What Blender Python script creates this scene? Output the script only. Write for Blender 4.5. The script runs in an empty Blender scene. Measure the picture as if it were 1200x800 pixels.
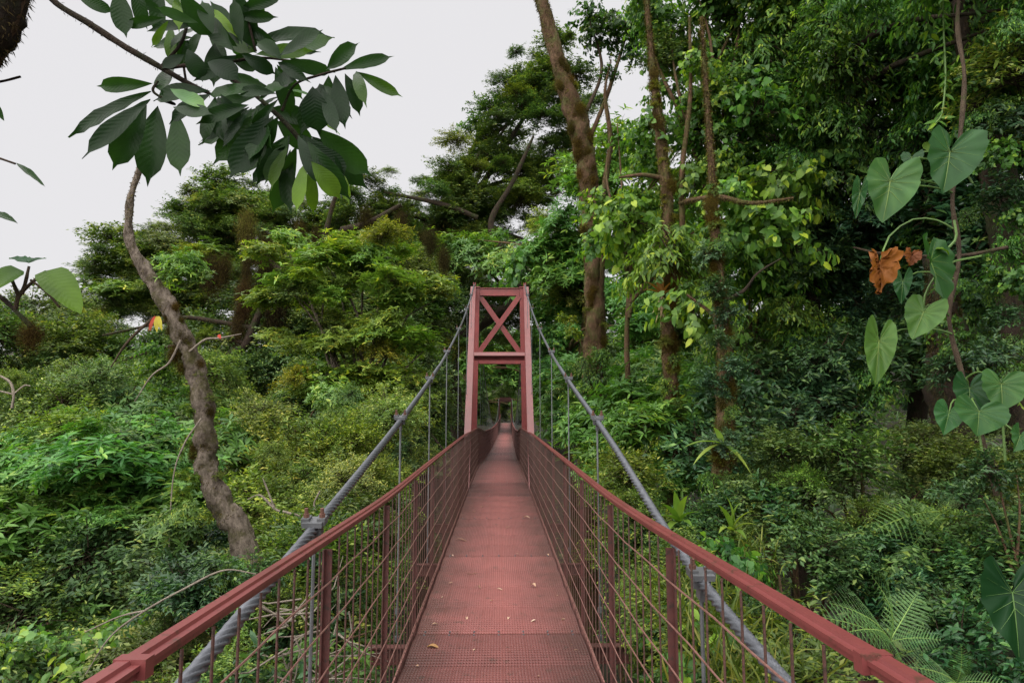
import bpy, math, random
import numpy as np
from mathutils import Vector, Matrix, Euler, noise as mnoise

rnd = random.Random(7)
rng = np.random.default_rng(7)
SC = bpy.context.scene
COL = SC.collection
PI = math.pi

# ------------------------------------------------------------------ camera, sky, sun, exposure
CAM_Z = 1.55
FPX = 800.0                       # focal length in pixels of the 1200 px wide photograph
cam_d = bpy.data.cameras.new('camera')
cam_d.lens = 24.0; cam_d.sensor_width = 36.0
cam_d.clip_start = 0.05; cam_d.clip_end = 3000
cam = bpy.data.objects.new('camera', cam_d); COL.objects.link(cam)
cam.location = (0, 0, CAM_Z)
cam.rotation_euler = (math.radians(90 + 6.42), 0, math.radians(-1.07))
SC.camera = cam
RCAM = cam.rotation_euler.to_matrix()

SUN_EL, SUN_AZ = 54.0, 218.0      # bright overcast, light mostly from above
world = bpy.data.worlds.new('World'); SC.world = world; world.use_nodes = True
nt = world.node_tree; nt.nodes.clear()
sky = nt.nodes.new('ShaderNodeTexSky'); sky.sky_type = 'NISHITA'; sky.sun_disc = False
sky.sun_elevation = math.radians(SUN_EL); sky.sun_rotation = math.radians(SUN_AZ)
sky.air_density = 1.0; sky.dust_density = 4.0
smul = nt.nodes.new('ShaderNodeVectorMath'); smul.operation = 'SCALE'; smul.inputs['Scale'].default_value = 0.028
mix = nt.nodes.new('ShaderNodeMix'); mix.data_type = 'RGBA'; mix.inputs['Factor'].default_value = 0.95
mix.inputs[7].default_value = (0.172, 0.1695, 0.1725, 1)          # even cloud cover
bg = nt.nodes.new('ShaderNodeBackground'); bg.inputs['Strength'].default_value = 1.0
wo = nt.nodes.new('ShaderNodeOutputWorld')
nt.links.new(sky.outputs[0], smul.inputs[0]); nt.links.new(smul.outputs[0], mix.inputs[6])
nt.links.new(mix.outputs[2], bg.inputs['Color']); nt.links.new(bg.outputs[0], wo.inputs['Surface'])
sun_d = bpy.data.lights.new('sun', 'SUN'); sun_d.energy = 1.5; sun_d.angle = math.radians(110); sun_d.color = (1, 0.97, 0.92)
sun = bpy.data.objects.new('sun', sun_d); COL.objects.link(sun)
_az = math.radians(SUN_AZ)
_sd = Vector((math.sin(_az) * math.cos(math.radians(SUN_EL)), math.cos(_az) * math.cos(math.radians(SUN_EL)), math.sin(math.radians(SUN_EL))))
sun.rotation_euler = _sd.to_track_quat('Z', 'Y').to_euler(); sun.location = _sd * 80
SC.view_settings.view_transform = 'Standard'; SC.view_settings.look = 'None'
SC.view_settings.gamma = 1.0; SC.view_settings.use_curve_mapping = False
SC.view_settings.exposure = 2.28
SC.render.engine = 'CYCLES'
SC.cycles.max_bounces = 5; SC.cycles.diffuse_bounces = 3; SC.cycles.transmission_bounces = 2
SC.cycles.glossy_bounces = 2; SC.cycles.transparent_max_bounces = 4

# ------------------------------------------------------------------ small helpers
def P(px, py, Y):
    """world point that stands at forward distance Y on the sight line through a photo pixel"""
    d = RCAM @ Vector(((px - 600) / FPX, (400 - py) / FPX, -1.0))
    return Vector((0, 0, CAM_Z)) + d * (Y / d.y)

def ppm(Y): return FPX / Y        # pixels per metre at distance Y

def tag(o, label=None, cat=None, group=None, kind=None):
    if label: o['label'] = label
    if cat: o['category'] = cat
    if group: o['group'] = group
    if kind: o['kind'] = kind
    return o

def empty(name, loc, label, cat, group=None):
    o = bpy.data.objects.new(name, None); COL.objects.link(o)
    o.location = loc; o.empty_display_size = 0.2
    return tag(o, label, cat, group)

def link(name, me, parent=None, loc=None, world_coords=False):
    o = bpy.data.objects.new(name, me); COL.objects.link(o)
    if parent is not None:
        o.parent = parent
        if world_coords:
            w = Vector(parent.location)
            p = parent.parent
            while p is not None:
                w += p.location; p = p.parent
            o.location = -w
    if loc is not None: o.location = loc
    return o

def mesh(name, V, T=None, Q=None, mats=(), midx=None, tint=None, smooth=False, polys=None):
    """mesh from numpy vertices and triangle / quad index arrays"""
    me = bpy.data.meshes.new(name)
    if polys is not None:
        me.from_pydata([tuple(v) for v in V], [], polys)
    else:
        V = np.asarray(V, dtype=np.float32)
        parts = []; starts = []; tot = []; off = 0
        for A in (T, Q):
            if A is None or len(A) == 0: continue
            A = np.asarray(A, dtype=np.int32); k = A.shape[1]
            parts.append(A.ravel()); starts.append(np.arange(len(A), dtype=np.int32) * k + off); tot.append(np.full(len(A), k, np.int32))
            off += A.size
        idx = np.concatenate(parts); st = np.concatenate(starts); tt = np.concatenate(tot)
        me.vertices.add(len(V)); me.vertices.foreach_set('co', V.ravel())
        me.loops.add(len(idx)); me.loops.foreach_set('vertex_index', idx)
        me.polygons.add(len(st)); me.polygons.foreach_set('loop_start', st); me.polygons.foreach_set('loop_total', tt)
        me.update(calc_edges=True)
    for m in mats: me.materials.append(m)
    if midx is not None: me.polygons.foreach_set('material_index', np.asarray(midx, dtype=np.int32))
    if tint is not None:
        a = me.attributes.new('tint', 'FLOAT', 'POINT'); a.data.foreach_set('value', np.asarray(tint, dtype=np.float32))
    if smooth: me.polygons.foreach_set('use_smooth', np.ones(len(me.polygons), dtype=bool))
    me.update()
    return me

class MB:
    """collects boxes and tubes into one mesh"""
    def __init__(s): s.V = []; s.F = []
    def box(s, c, d, R=None):
        b = len(s.V); c = Vector(c)
        for sx, sy, sz in ((-1,-1,-1),(1,-1,-1),(1,1,-1),(-1,1,-1),(-1,-1,1),(1,-1,1),(1,1,1),(-1,1,1)):
            v = Vector((sx*d[0]/2, sy*d[1]/2, sz*d[2]/2))
            if R is not None: v = R @ v
            s.V.append(tuple(c + v))
        for f in ((0,3,2,1),(4,5,6,7),(0,1,5,4),(1,2,6,5),(2,3,7,6),(3,0,4,7)): s.F.append(tuple(b+i for i in f))
        return s
    def beam(s, a, b, w, h, up=Vector((0,0,1))):
        a, b = Vector(a), Vector(b); d = (b-a); L = d.length; d.normalize()
        x = d.cross(up).normalized(); z = x.cross(d)
        return s.box((a+b)/2, (w, L, h), Matrix((x, d, z)).transposed())
    def hbeam(s, a, b, w, h, t, up=Vector((0,0,1))):
        """wide-flange section: two flanges and a web set just inside them"""
        a, b = Vector(a), Vector(b); d = (b-a).normalized(); x = d.cross(up).normalized(); z = x.cross(d)
        o = z * (h/2 - t/2)
        s.beam(a+o, b+o, w, t, up); s.beam(a-o, b-o, w, t, up); s.beam(a, b, t, h-2*t, up)
        return s
    def tube(s, pts, r, n=8, cap=True):
        pts = [Vector(p) for p in pts]; rs = r if isinstance(r, (list, tuple)) else [r]*len(pts)
        b = len(s.V); m = len(pts); pn = None
        for i, p in enumerate(pts):
            t = (pts[min(i+1, m-1)] - pts[max(i-1, 0)]).normalized()
            if pn is None:
                u = t.cross(Vector((0.13, 0.21, 0.97)));
                if u.length < 0.2: u = t.cross(Vector((1, 0, 0)))
                u.normalize()
            else:
                u = (pn - t * pn.dot(t)).normalized()
            pn = u; w = t.cross(u)
            for k in range(n):
                a = 2*PI*k/n
                s.V.append(tuple(p + (u*math.cos(a) + w*math.sin(a)) * rs[i]))
        for i in range(m-1):
            for k in range(n):
                k2 = (k+1) % n
                s.F.append((b+i*n+k, b+i*n+k2, b+(i+1)*n+k2, b+(i+1)*n+k))
        if cap:
            s.F.append(tuple(b+k for k in reversed(range(n)))); s.F.append(tuple(b+(m-1)*n+k for k in range(n)))
        return s
    def build(s, name, mat, parent=None, wc=True, smooth=False, loc=None):
        me = mesh(name, s.V, polys=s.F, mats=(mat,), smooth=smooth)
        return link(name, me, parent, loc=loc, world_coords=wc and loc is None)

def spline(pts, n):
    """Catmull-Rom through control points (any dimension)"""
    A = np.array([list(p) for p in pts], dtype=float)
    A = np.vstack([2*A[0]-A[1], A, 2*A[-1]-A[-2]])
    m = len(A) - 3; out = []
    for q in np.linspace(0, m - 1e-6, n):
        i = int(q); t = q - i; p0, p1, p2, p3 = A[i:i+4]
        out.append(0.5*((2*p1) + (-p0+p2)*t + (2*p0-5*p1+4*p2-p3)*t*t + (-p0+3*p1-3*p2+p3)*t**3))
    return np.array(out)

def nrm(A): return A / np.maximum(np.linalg.norm(A, axis=-1, keepdims=True), 1e-9)

# ------------------------------------------------------------------ materials
def newmat(name):
    m = bpy.data.materials.new(name); m.use_nodes = True
    n = m.node_tree.nodes; n.clear()
    out = n.new('ShaderNodeOutputMaterial'); b = n.new('ShaderNodeBsdfPrincipled')
    m.node_tree.links.new(b.outputs[0], out.inputs['Surface'])
    return m, m.node_tree, b, out

def ramp(t, stops):
    r = t.nodes.new('ShaderNodeValToRGB'); e = r.color_ramp.elements
    while len(e) < len(stops): e.new(0.5)
    for i, (p, c) in enumerate(stops):
        e[i].position = p; e[i].color = (c[0], c[1], c[2], 1)
    return r

def noise(t, scale, detail=4, rough=0.6, coord=None):
    n = t.nodes.new('ShaderNodeTexNoise'); n.inputs['Scale'].default_value = scale
    n.inputs['Detail'].default_value = detail; n.inputs['Roughness'].default_value = rough
    if coord is not None: t.links.new(coord, n.inputs['Vector'])
    return n

def bump(t, b, h, strength, dist):
    bp = t.nodes.new('ShaderNodeBump'); bp.inputs['Strength'].default_value = strength; bp.inputs['Distance'].default_value = dist
    t.links.new(h, bp.inputs['Height']); t.links.new(bp.outputs[0], b.inputs['Normal'])

def mixc(t, a, b, f=None, kind='MIX', fac=1.0):
    m = t.nodes.new('ShaderNodeMix'); m.data_type = 'RGBA'; m.blend_type = kind; m.inputs['Factor'].default_value = fac
    for s, i in ((a, 6), (b, 7)):
        if hasattr(s, 'is_output') or isinstance(s, bpy.types.NodeSocket): t.links.new(s, m.inputs[i])
        else: m.inputs[i].default_value = (s[0], s[1], s[2], 1)
    if f is not None: t.links.new(f, m.inputs['Factor'])
    return m.outputs[2]

def leaf_mat(name, c0, c1, c2, trans=0.3, rough=0.45, spec=0.28, veins=False):
    m, t, b, out = newmat(name)
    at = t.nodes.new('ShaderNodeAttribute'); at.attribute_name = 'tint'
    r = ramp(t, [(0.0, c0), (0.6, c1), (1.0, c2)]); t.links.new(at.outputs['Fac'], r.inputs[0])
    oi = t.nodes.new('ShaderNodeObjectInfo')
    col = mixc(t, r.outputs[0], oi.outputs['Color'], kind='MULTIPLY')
    tc = t.nodes.new('ShaderNodeTexCoord')
    nz = noise(t, 9.0 if veins else 3.0, 3, 0.6, tc.outputs['Object'])
    nr = ramp(t, [(0.3, (0.72,)*3), (0.7, (1.2, 1.15, 1.0))]); t.links.new(nz.outputs[0], nr.inputs[0])
    col = mixc(t, col, nr.outputs[0], kind='MULTIPLY')
    t.links.new(col, b.inputs['Base Color'])
    b.inputs['Roughness'].default_value = rough
    b.inputs['Specular IOR Level'].default_value = spec
    tr = t.nodes.new('ShaderNodeBsdfTranslucent')
    tcol = mixc(t, col, (1.35, 1.5, 0.5), kind='MULTIPLY'); t.links.new(tcol, tr.inputs['Color'])
    ms = t.nodes.new('ShaderNodeMixShader'); ms.inputs[0].default_value = trans
    t.links.new(b.outputs[0], ms.inputs[1]); t.links.new(tr.outputs[0], ms.inputs[2])
    t.links.new(ms.outputs[0], out.inputs['Surface'])
    if veins:
        uv = t.nodes.new('ShaderNodeUVMap')
        sp = t.nodes.new('ShaderNodeSeparateXYZ'); t.links.new(uv.outputs[0], sp.inputs[0])
        # side veins run forward from the midrib: u - 0.3*|v|
        a = t.nodes.new('ShaderNodeMath'); a.operation = 'ABSOLUTE'; t.links.new(sp.outputs[1], a.inputs[0])
        k = t.nodes.new('ShaderNodeMath'); k.operation = 'MULTIPLY_ADD'; t.links.new(a.outputs[0], k.inputs[0]); k.inputs[1].default_value = -0.16; t.links.new(sp.outputs[0], k.inputs[2])
        s = t.nodes.new('ShaderNodeMath'); s.operation = 'MULTIPLY'; t.links.new(k.outputs[0], s.inputs[0]); s.inputs[1].default_value = 85.0
        c = t.nodes.new('ShaderNodeMath'); c.operation = 'SINE'; t.links.new(s.outputs[0], c.inputs[0])
        bump(t, b, c.outputs[0], 0.12, 0.002)
    return m

def paint_mat(name, base, dark, rough=0.5, scale=6.0, chip=0.62, use_obj=False, edge_dirt=False):
    m, t, b, out = newmat(name)
    tc = t.nodes.new('ShaderNodeTexCoord')
    n1 = noise(t, scale, 6, 0.65, tc.outputs['Object']); n2 = noise(t, scale*7, 5, 0.7, tc.outputs['Object'])
    r1 = ramp(t, [(0.3, tuple(c*0.72 for c in base)), (0.65, base)]); t.links.new(n1.outputs[0], r1.inputs[0])
    r2 = ramp(t, [(chip-0.04, (0, 0, 0)), (chip+0.06, (1, 1, 1))]); t.links.new(n2.outputs[0], r2.inputs[0])
    col = mixc(t, r1.outputs[0], dark, r2.outputs[0])
    if edge_dirt:      # damp dirt gathered along both sides of the walkway, worn paint along its middle
        sp = t.nodes.new('ShaderNodeSeparateXYZ'); t.links.new(tc.outputs['Object'], sp.inputs[0])
        ab = t.nodes.new('ShaderNodeMath'); ab.operation = 'ABSOLUTE'; t.links.new(sp.outputs[0], ab.inputs[0])
        gm = t.nodes.new('ShaderNodeNewGeometry'); n3 = noise(t, 2.3, 6, 0.7, gm.outputs['Position'])
        ad = t.nodes.new('ShaderNodeMath'); ad.operation = 'MULTIPLY_ADD'; t.links.new(n3.outputs[0], ad.inputs[0]); ad.inputs[1].default_value = 0.75; t.links.new(ab.outputs[0], ad.inputs[2])
        r3 = ramp(t, [(0.42, (1.16, 1.13, 1.12)), (0.62, (1.0, 1.0, 1.0)), (0.95, (0.5, 0.6, 0.55))]); t.links.new(ad.outputs[0], r3.inputs[0])
        col = mixc(t, col, r3.outputs[0], kind='MULTIPLY')
    if use_obj:
        oi = t.nodes.new('ShaderNodeObjectInfo'); col = mixc(t, col, oi.outputs['Color'], kind='MULTIPLY')
    t.links.new(col, b.inputs['Base Color']); b.inputs['Roughness'].default_value = rough
    bump(t, b, n2.outputs[0], 0.25, 0.003)
    return m

def bark_mat(name, c0, c1, moss, amount, scale=5.0):
    m, t, b, out = newmat(name)
    tc = t.nodes.new('ShaderNodeTexCoord')
    mp = t.nodes.new('ShaderNodeMapping'); mp.inputs['Scale'].default_value = (1, 1, 0.45); t.links.new(tc.outputs['Object'], mp.inputs[0])
    n1 = noise(t, scale*3, 8, 0.7, mp.outputs[0]); n2 = noise(t, scale*0.8, 5, 0.65, tc.outputs['Object']); n3 = noise(t, scale*9, 4, 0.7, mp.outputs[0])
    r1 = ramp(t, [(0.3, c0), (0.7, c1)]); t.links.new(n1.outputs[0], r1.inputs[0])
    r2 = ramp(t, [(1-amount-0.08, (0,)*3), (1-amount+0.08, (1,)*3)]); t.links.new(n2.outputs[0], r2.inputs[0])
    r3 = ramp(t, [(0.3, tuple(c*0.5 for c in moss)), (0.7, moss)]); t.links.new(n3.outputs[0], r3.inputs[0])
    col = mixc(t, r1.outputs[0], r3.outputs[0], r2.outputs[0])
    t.links.new(col, b.inputs['Base Color']); b.inputs['Roughness'].default_value = 0.9
    b.inputs['Specular IOR Level'].default_value = 0.2
    bump(t, b, n1.outputs[0], 1.0, 0.05)
    return m

def steel_mat(name, base, rough, metal=0.6):
    m, t, b, out = newmat(name)
    tc = t.nodes.new('ShaderNodeTexCoord'); n1 = noise(t, 14, 5, 0.7, tc.outputs['Object'])
    r = ramp(t, [(0.3, tuple(c*0.6 for c in base)), (0.7, base)]); t.links.new(n1.outputs[0], r.inputs[0])
    t.links.new(r.outputs[0], b.inputs['Base Color']); b.inputs['Metallic'].default_value = metal; b.inputs['Roughness'].default_value = rough
    return m

def soil_mat():
    m, t, b, out = newmat('forest_soil')
    tc = t.nodes.new('ShaderNodeTexCoord'); n1 = noise(t, 0.9, 8, 0.7, tc.outputs['Object']); n2 = noise(t, 14, 6, 0.7, tc.outputs['Object'])
    r1 = ramp(t, [(0.35, (0.012, 0.016, 0.007)), (0.55, (0.03, 0.024, 0.013)), (0.75, (0.028, 0.05, 0.014))]); t.links.new(n1.outputs[0], r1.inputs[0])
    r2 = ramp(t, [(0.3, (0.5,)*3), (0.7, (1.3,)*3)]); t.links.new(n2.outputs[0], r2.inputs[0])
    t.links.new(mixc(t, r1.outputs[0], r2.outputs[0], kind='MULTIPLY'), b.inputs['Base Color']); b.inputs['Roughness'].default_value = 0.95
    bump(t, b, n2.outputs[0], 1.0, 0.08)
    return m

RED = (0.215, 0.032, 0.031)
M = {}
M['red'] = paint_mat('red_paint', RED, (0.075, 0.028, 0.02), 0.45, 3.5, 0.60)
M['red_light'] = paint_mat('red_paint_sky_lit', (0.165, 0.040, 0.039), (0.075, 0.03, 0.022), 0.36, 4.0, 0.60)  # pinker copy of the red; sky light on struts and rails painted in
M['red_dark'] = paint_mat('rusty_and_shaded_red_paint', (0.08, 0.022, 0.018), (0.03, 0.015, 0.011), 0.6, 8.0, 0.56)  # rusty paint of posts and frames; also the far tower's painted shade
M['wire'] = paint_mat('worn_top_lit_wire', (0.21, 0.105, 0.088), (0.10, 0.045, 0.034), 0.4, 9.0, 0.58)  # light from above on the wires put into a paler colour; chips are wear
M['rod'] = paint_mat('rusty_mesh_wire', (0.085, 0.036, 0.028), (0.035, 0.02, 0.014), 0.5, 9.0, 0.55)
M['toe'] = paint_mat('worn_toe_plate', (0.24, 0.11, 0.095), (0.07, 0.03, 0.025), 0.45, 3.0, 0.52)
M['deck'] = paint_mat('red_deck_grating', (0.21, 0.072, 0.066), (0.10, 0.045, 0.036), 0.44, 1.1, 0.62, use_obj=True, edge_dirt=True)
M['cable'] = steel_mat('galvanised_cable', (0.16, 0.168, 0.19), 0.36, 0.45)
M['steel'] = steel_mat('galvanised_steel', (0.15, 0.155, 0.165), 0.5, 0.4)
M['rust'] = steel_mat('rusty_bolt', (0.14, 0.065, 0.045), 0.8, 0.2)
M['soil'] = soil_mat()
M['twig'] = bark_mat('twig_bark', (0.03, 0.02, 0.013), (0.085, 0.06, 0.04), (0.05, 0.06, 0.02), 0.35)
M['bark_grey'] = bark_mat('pale_grey_bark', (0.04, 0.028, 0.02), (0.25, 0.205, 0.165), (0.075, 0.068, 0.026), 0.42, 7)
M['bark_moss'] = bark_mat('mossy_brown_bark', (0.04, 0.023, 0.013), (0.15, 0.09, 0.052), (0.095, 0.095, 0.03), 0.45, 6)
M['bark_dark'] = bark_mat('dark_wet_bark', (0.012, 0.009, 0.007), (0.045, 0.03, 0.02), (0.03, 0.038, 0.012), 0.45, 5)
M['deadwood'] = bark_mat('bleached_dead_wood', (0.16, 0.13, 0.10), (0.34, 0.29, 0.24), (0.10, 0.10, 0.05), 0.25, 9)
M['small'] = leaf_mat('small_dark_leaves', (0.0371, 0.0734, 0.0315), (0.1029, 0.175, 0.0674), (0.2471, 0.2835, 0.0787), 0.28)
M['lance'] = leaf_mat('long_green_leaves', (0.0443, 0.1046, 0.0343), (0.1292, 0.2467, 0.0645), (0.3507, 0.4036, 0.0806), 0.33, 0.38)
M['fine'] = leaf_mat('fine_yellow_green_leaves', (0.0716, 0.1127, 0.0326), (0.1889, 0.2495, 0.0651), (0.4175, 0.4025, 0.0977), 0.33)
M['round'] = leaf_mat('broad_round_leaves', (0.0391, 0.1006, 0.0349), (0.1154, 0.23, 0.0543), (0.3017, 0.4025, 0.0581), 0.42, 0.42)
M['olive'] = leaf_mat('tiny_olive_leaves', (0.051, 0.0729, 0.0265), (0.1368, 0.164, 0.0567), (0.2734, 0.2552, 0.085), 0.25)
M['gloss'] = leaf_mat('dark_glossy_leaves', (0.0213, 0.0552, 0.0326), (0.0511, 0.1138, 0.0558), (0.1278, 0.207, 0.0697), 0.22, 0.42, 0.35)
M['moss'] = leaf_mat('hanging_moss', (0.0364, 0.0252, 0.0126), (0.091, 0.07, 0.028), (0.168, 0.161, 0.042), 0.2, 0.9, 0.1)
M['grass'] = leaf_mat('strap_leaves', (0.055, 0.0935, 0.0198), (0.143, 0.209, 0.0385), (0.33, 0.319, 0.0825), 0.35, 0.45)
M['fern'] = leaf_mat('fern_green', (0.0375, 0.0966, 0.0409), (0.1022, 0.2001, 0.0781), (0.2045, 0.3036, 0.1116), 0.35, 0.45)
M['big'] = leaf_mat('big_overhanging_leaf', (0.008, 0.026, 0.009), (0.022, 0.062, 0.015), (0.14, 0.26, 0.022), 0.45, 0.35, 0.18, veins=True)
M['philo'] = leaf_mat('heart_leaf_green', (0.012, 0.042, 0.016), (0.03, 0.098, 0.032), (0.075, 0.17, 0.042), 0.3, 0.4, 0.2)
M['vein'] = leaf_mat('pale_leaf_vein', (0.13, 0.23, 0.07), (0.19, 0.29, 0.09), (0.25, 0.33, 0.12), 0.2)
M['dead'] = leaf_mat('dead_orange_leaf', (0.12, 0.05, 0.025), (0.27, 0.12, 0.045), (0.38, 0.24, 0.08), 0.35, 0.6)
M['litter'] = leaf_mat('fallen_leaf', (0.14, 0.075, 0.05), (0.42, 0.31, 0.22), (0.6, 0.5, 0.42), 0.1, 0.6)
M['red_leaf'] = leaf_mat('red_and_yellow_leaf', (0.35, 0.03, 0.012), (0.42, 0.12, 0.015), (0.40, 0.36, 0.02), 0.35, 0.5)

# ------------------------------------------------------------------ terrain
def sst(a, b, x):
    t = min(1, max(0, (x-a)/(b-a))); return t*t*(3-2*t)

def ground_z(x, y):
    z = -9.0
    z += 9.6*sst(46, 87, y)*(1 - 0.0)
    z += 13*sst(95, 190, y)
    z += (7.5*sst(2.0, 11, x) + 6*sst(11, 40, x)) * (1 - 0.75*sst(46, 87, y))
    z += (2.5*sst(-7, -26, x) + 3.5*sst(-22, -60, x))
    z += 8.3*(1 - sst(-9, 1.5, y)) * (1-0.6*sst(3, 9, abs(x)))
    z += 0.45*math.sin(x*0.61+y*0.23) * math.cos(y*0.47-x*0.2) * (1 if y < 80 else 0.4)
    return z

def build_ground():
    xs = np.concatenate([np.linspace(-420, -50, 24), np.linspace(-46, 46, 93), np.linspace(50, 420, 24)])
    ys = np.concatenate([np.linspace(-260, -14, 16), np.linspace(-12, 96, 109), np.linspace(100, 620, 42)])
    V = []; 
    for y in ys:
        for x in xs: V.append((x, y, ground_z(x, y)))
    nx = len(xs); i = np.arange(len(ys)-1)[:, None]*nx + np.arange(nx-1)[None, :]; i = i.ravel()
    Q = np.stack([i, i+1, i+1+nx, i+nx], 1)
    o = link('forest_floor', mesh('forest_floor', V, Q=Q, mats=(M['soil'],), smooth=True)); o['kind'] = 'structure'
build_ground()

# ------------------------------------------------------------------ the bridge
def deck_z(Y):
    xs = [-6, 1, 3.9, 6.5, 13, 20.5, 27, 38, 50, 62, 74, 82, 88]
    zs = [0.03, 0.0, -0.04, 0.01, 0.11, 0.14, -0.08, -0.14, -0.09, 0.08, 0.36, 0.70, 1.0]
    return float(np.interp(Y, FINE_Y, FINE_Z)) if FINE_Y is not None else float(np.interp(Y, xs, zs))
FINE_Y = None
_yy = np.arange(-6, 88.01, 0.25); _zz = np.array([deck_z(y) for y in _yy])
_k = np.hanning(13); _k /= _k.sum(); _zp = np.pad(_zz, 6, mode='edge'); FINE_Z = np.convolve(_zp, _k, 'valid'); FINE_Y = _yy
def mid_x(Y): return 0.0 if Y < 20 else 0.62*(Y-20)/51
RAIL_H = 1.135
def rail_x(side, Y):
    w = 0.645
    if Y < 3: w += (0.022 if side > 0 else -0.012) * (3-Y)/2
    return mid_x(Y) + side*w
TOWER_Y, FAR_Y = 20.5, 80.0
_cy = [-4.0, 1.0, 1.73, 3.05, 5.6, 7.9, 10.4, 13.3, 16.4, 20.5]
_cz = [-1.55, -0.80, -0.67, -0.42, -0.06, 0.38, 0.98, 1.76, 2.66, 4.06]
_cp = np.polyfit(_cy, _cz, 3)
def cable_z(Y):
    if Y <= TOWER_Y: return CAM_Z + float(np.polyval(_cp, Y)) + (Y/TOWER_Y)**6*(4.06-float(np.polyval(_cp, TOWER_Y)))
    if Y <= FAR_Y:
        t = (Y-TOWER_Y)/(FAR_Y-TOWER_Y); lo = deck_z(50)+RAIL_H+0.1
        za, zb = CAM_Z+4.06, CAM_Z+2.3
        return za*(1-t)+zb*t - 4*t*(1-t)*((za+zb)/2-lo)
    return CAM_Z+2.3 - (Y-FAR_Y)*0.28
def cable_x(side, Y):
    w = 0.80 if Y < 12 else 0.80 - 0.03*min(1, (Y-12)/8)
    return mid_x(Y) + side*w

BR = empty('suspension_bridge', (0, 0, 0), 'red steel suspension footbridge with mesh railings crossing the forest valley', 'bridge')
PANEL = 2.6
def panel_mesh():
    """open steel grating: a sheet of short slots with thickness, sagging a little between its joists"""
    W, L, t = 1.2, PANEL-0.014, 0.006
    nc, nr = 62, 64
    def ripple(y): return 0.02*abs(math.sin(PI*(y/0.65)))
    V = []; Q = []
    cw, rl = W/nc, L/nr
    for r in range(nr):
        for c in range(nc):
            odd = (c % 2) * rl * 0.5
            x0, x1 = -W/2+c*cw, -W/2+(c+1)*cw; y0, y1 = r*rl, (r+1)*rl
            bx, by = 0.0036, 0.0075
            if c % 8 == 0: bx = 0.0062
            b = len(V)
            for (x, y) in ((x0, y0), (x1, y0), (x1, y1), (x0, y1)): V.append((x, y, ripple(y)))
            for (x, y) in ((x0+bx, y0+by), (x1-bx, y0+by*1.3), (x1-bx, y1-by), (x0+bx, y1-by*1.3)): V.append((x, y, ripple(y)))
            for (x, y) in ((x0+bx, y0+by), (x1-bx, y0+by*1.3), (x1-bx, y1-by), (x0+bx, y1-by*1.3)): V.append((x, y, ripple(y)-t*1.6))
            for k in range(4):
                k2 = (k+1) % 4
                Q.append((b+k, b+k2, b+4+k2, b+4+k)); Q.append((b+4+k, b+4+k2, b+8+k2, b+8+k))
    return mesh('deck_panel', V, Q=np.array(Q), mats=(M['deck'],))
PM = panel_mesh()
mb = MB()
for x in (-0.59, 0.59):
    mb.box((x, PANEL/2, -0.05), (0.05, PANEL-0.01, 0.07))
for k in range(4): mb.box((0, 0.02+0.65*k, -0.045), (1.128, 0.04, 0.06))
FRAME_M = mesh('deck_frame', mb.V, polys=mb.F, mats=(M['red_dark'],))
mb = MB()
for x in (-0.616, 0.616): mb.box((x, PANEL/2, 0.012), (0.008, PANEL-0.012, 0.06))
TOE_M = mesh('toe_plate', mb.V, polys=mb.F, mats=(M['toe'],))
mb = MB()
for k in range(7):
    for yy in (0.035, PANEL-0.035):
        mb.tube([(-0.54+0.18*k, yy, 0.0), (-0.54+0.18*k, yy, 0.010)], 0.0075, 6)
BOLT_M = mesh('bolt_heads', mb.V, polys=mb.F, mats=(M['steel'],))
k = -2
tints = [0.72, 1.06, 0.98, 1.0, 1.08, 0.94, 1.05]
Y0 = 0.0
while Y0 + k*PANEL < 87.0:
    ya, yb = Y0+k*PANEL, Y0+(k+1)*PANEL
    za, zb = deck_z(ya), deck_z(yb)
    p = link('deck_panel', PM, BR, (mid_x(ya), ya, za)); p.rotation_euler = (math.atan2(zb-za, PANEL), 0, -math.atan2(mid_x(yb)-mid_x(ya), PANEL))
    tn = tints[(k+2) % 7] if k != 1 else 0.74
    if k == 0: tn = 0.74
    p.color = (tn, tn*0.98, tn*0.97, 1)
    link('deck_frame', FRAME_M, p); link('toe_plate', TOE_M, p)
    bo = link('bolt_heads', BOLT_M, p); bo['kind'] = 'stuff'
    # transverse floor beam carrying the hangers
    cb = MB().hbeam((-0.95+mid_x(yb), yb, zb-0.14), (0.95+mid_x(yb), yb, zb-0.14), 0.08, 0.12, 0.01); cb.build('floor_beam', M['red_dark'], BR)
    k += 1

# railings: each bay a handrail with its post, bars and wires
BAY = 1.36; BAY0 = 1.25 - 3*BAY
BAR_M = MB().tube([(0, 0, 0), (0, 0, RAIL_H-0.03)], 0.0038, 5); BAR_M = mesh('bar', BAR_M.V, polys=BAR_M.F, mats=(M['rod'],))
mb = MB().box((0, 0, RAIL_H/2-0.06), (0.007, 0.03, RAIL_H+0.07)).box((0.0155, 0.0115, RAIL_H/2-0.06), (0.024, 0.007, RAIL_H+0.07)); POST_M = mesh('post', mb.V, polys=mb.F, mats=(M['red_dark'],))
def rail_profile(side):
    # flat-topped channel with a lip on the walking side and a small pipe under it
    s = -side
    return [(s*0.021, 0.000), (s*0.021, -0.009), (s*0.016, -0.009), (s*0.016, -0.022), (s*0.008, -0.022), (s*0.008, -0.012), (-s*0.020, -0.012), (-s*0.020, 0.007), (s*0.002, 0.007), (s*0.005, 0.000)]
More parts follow.
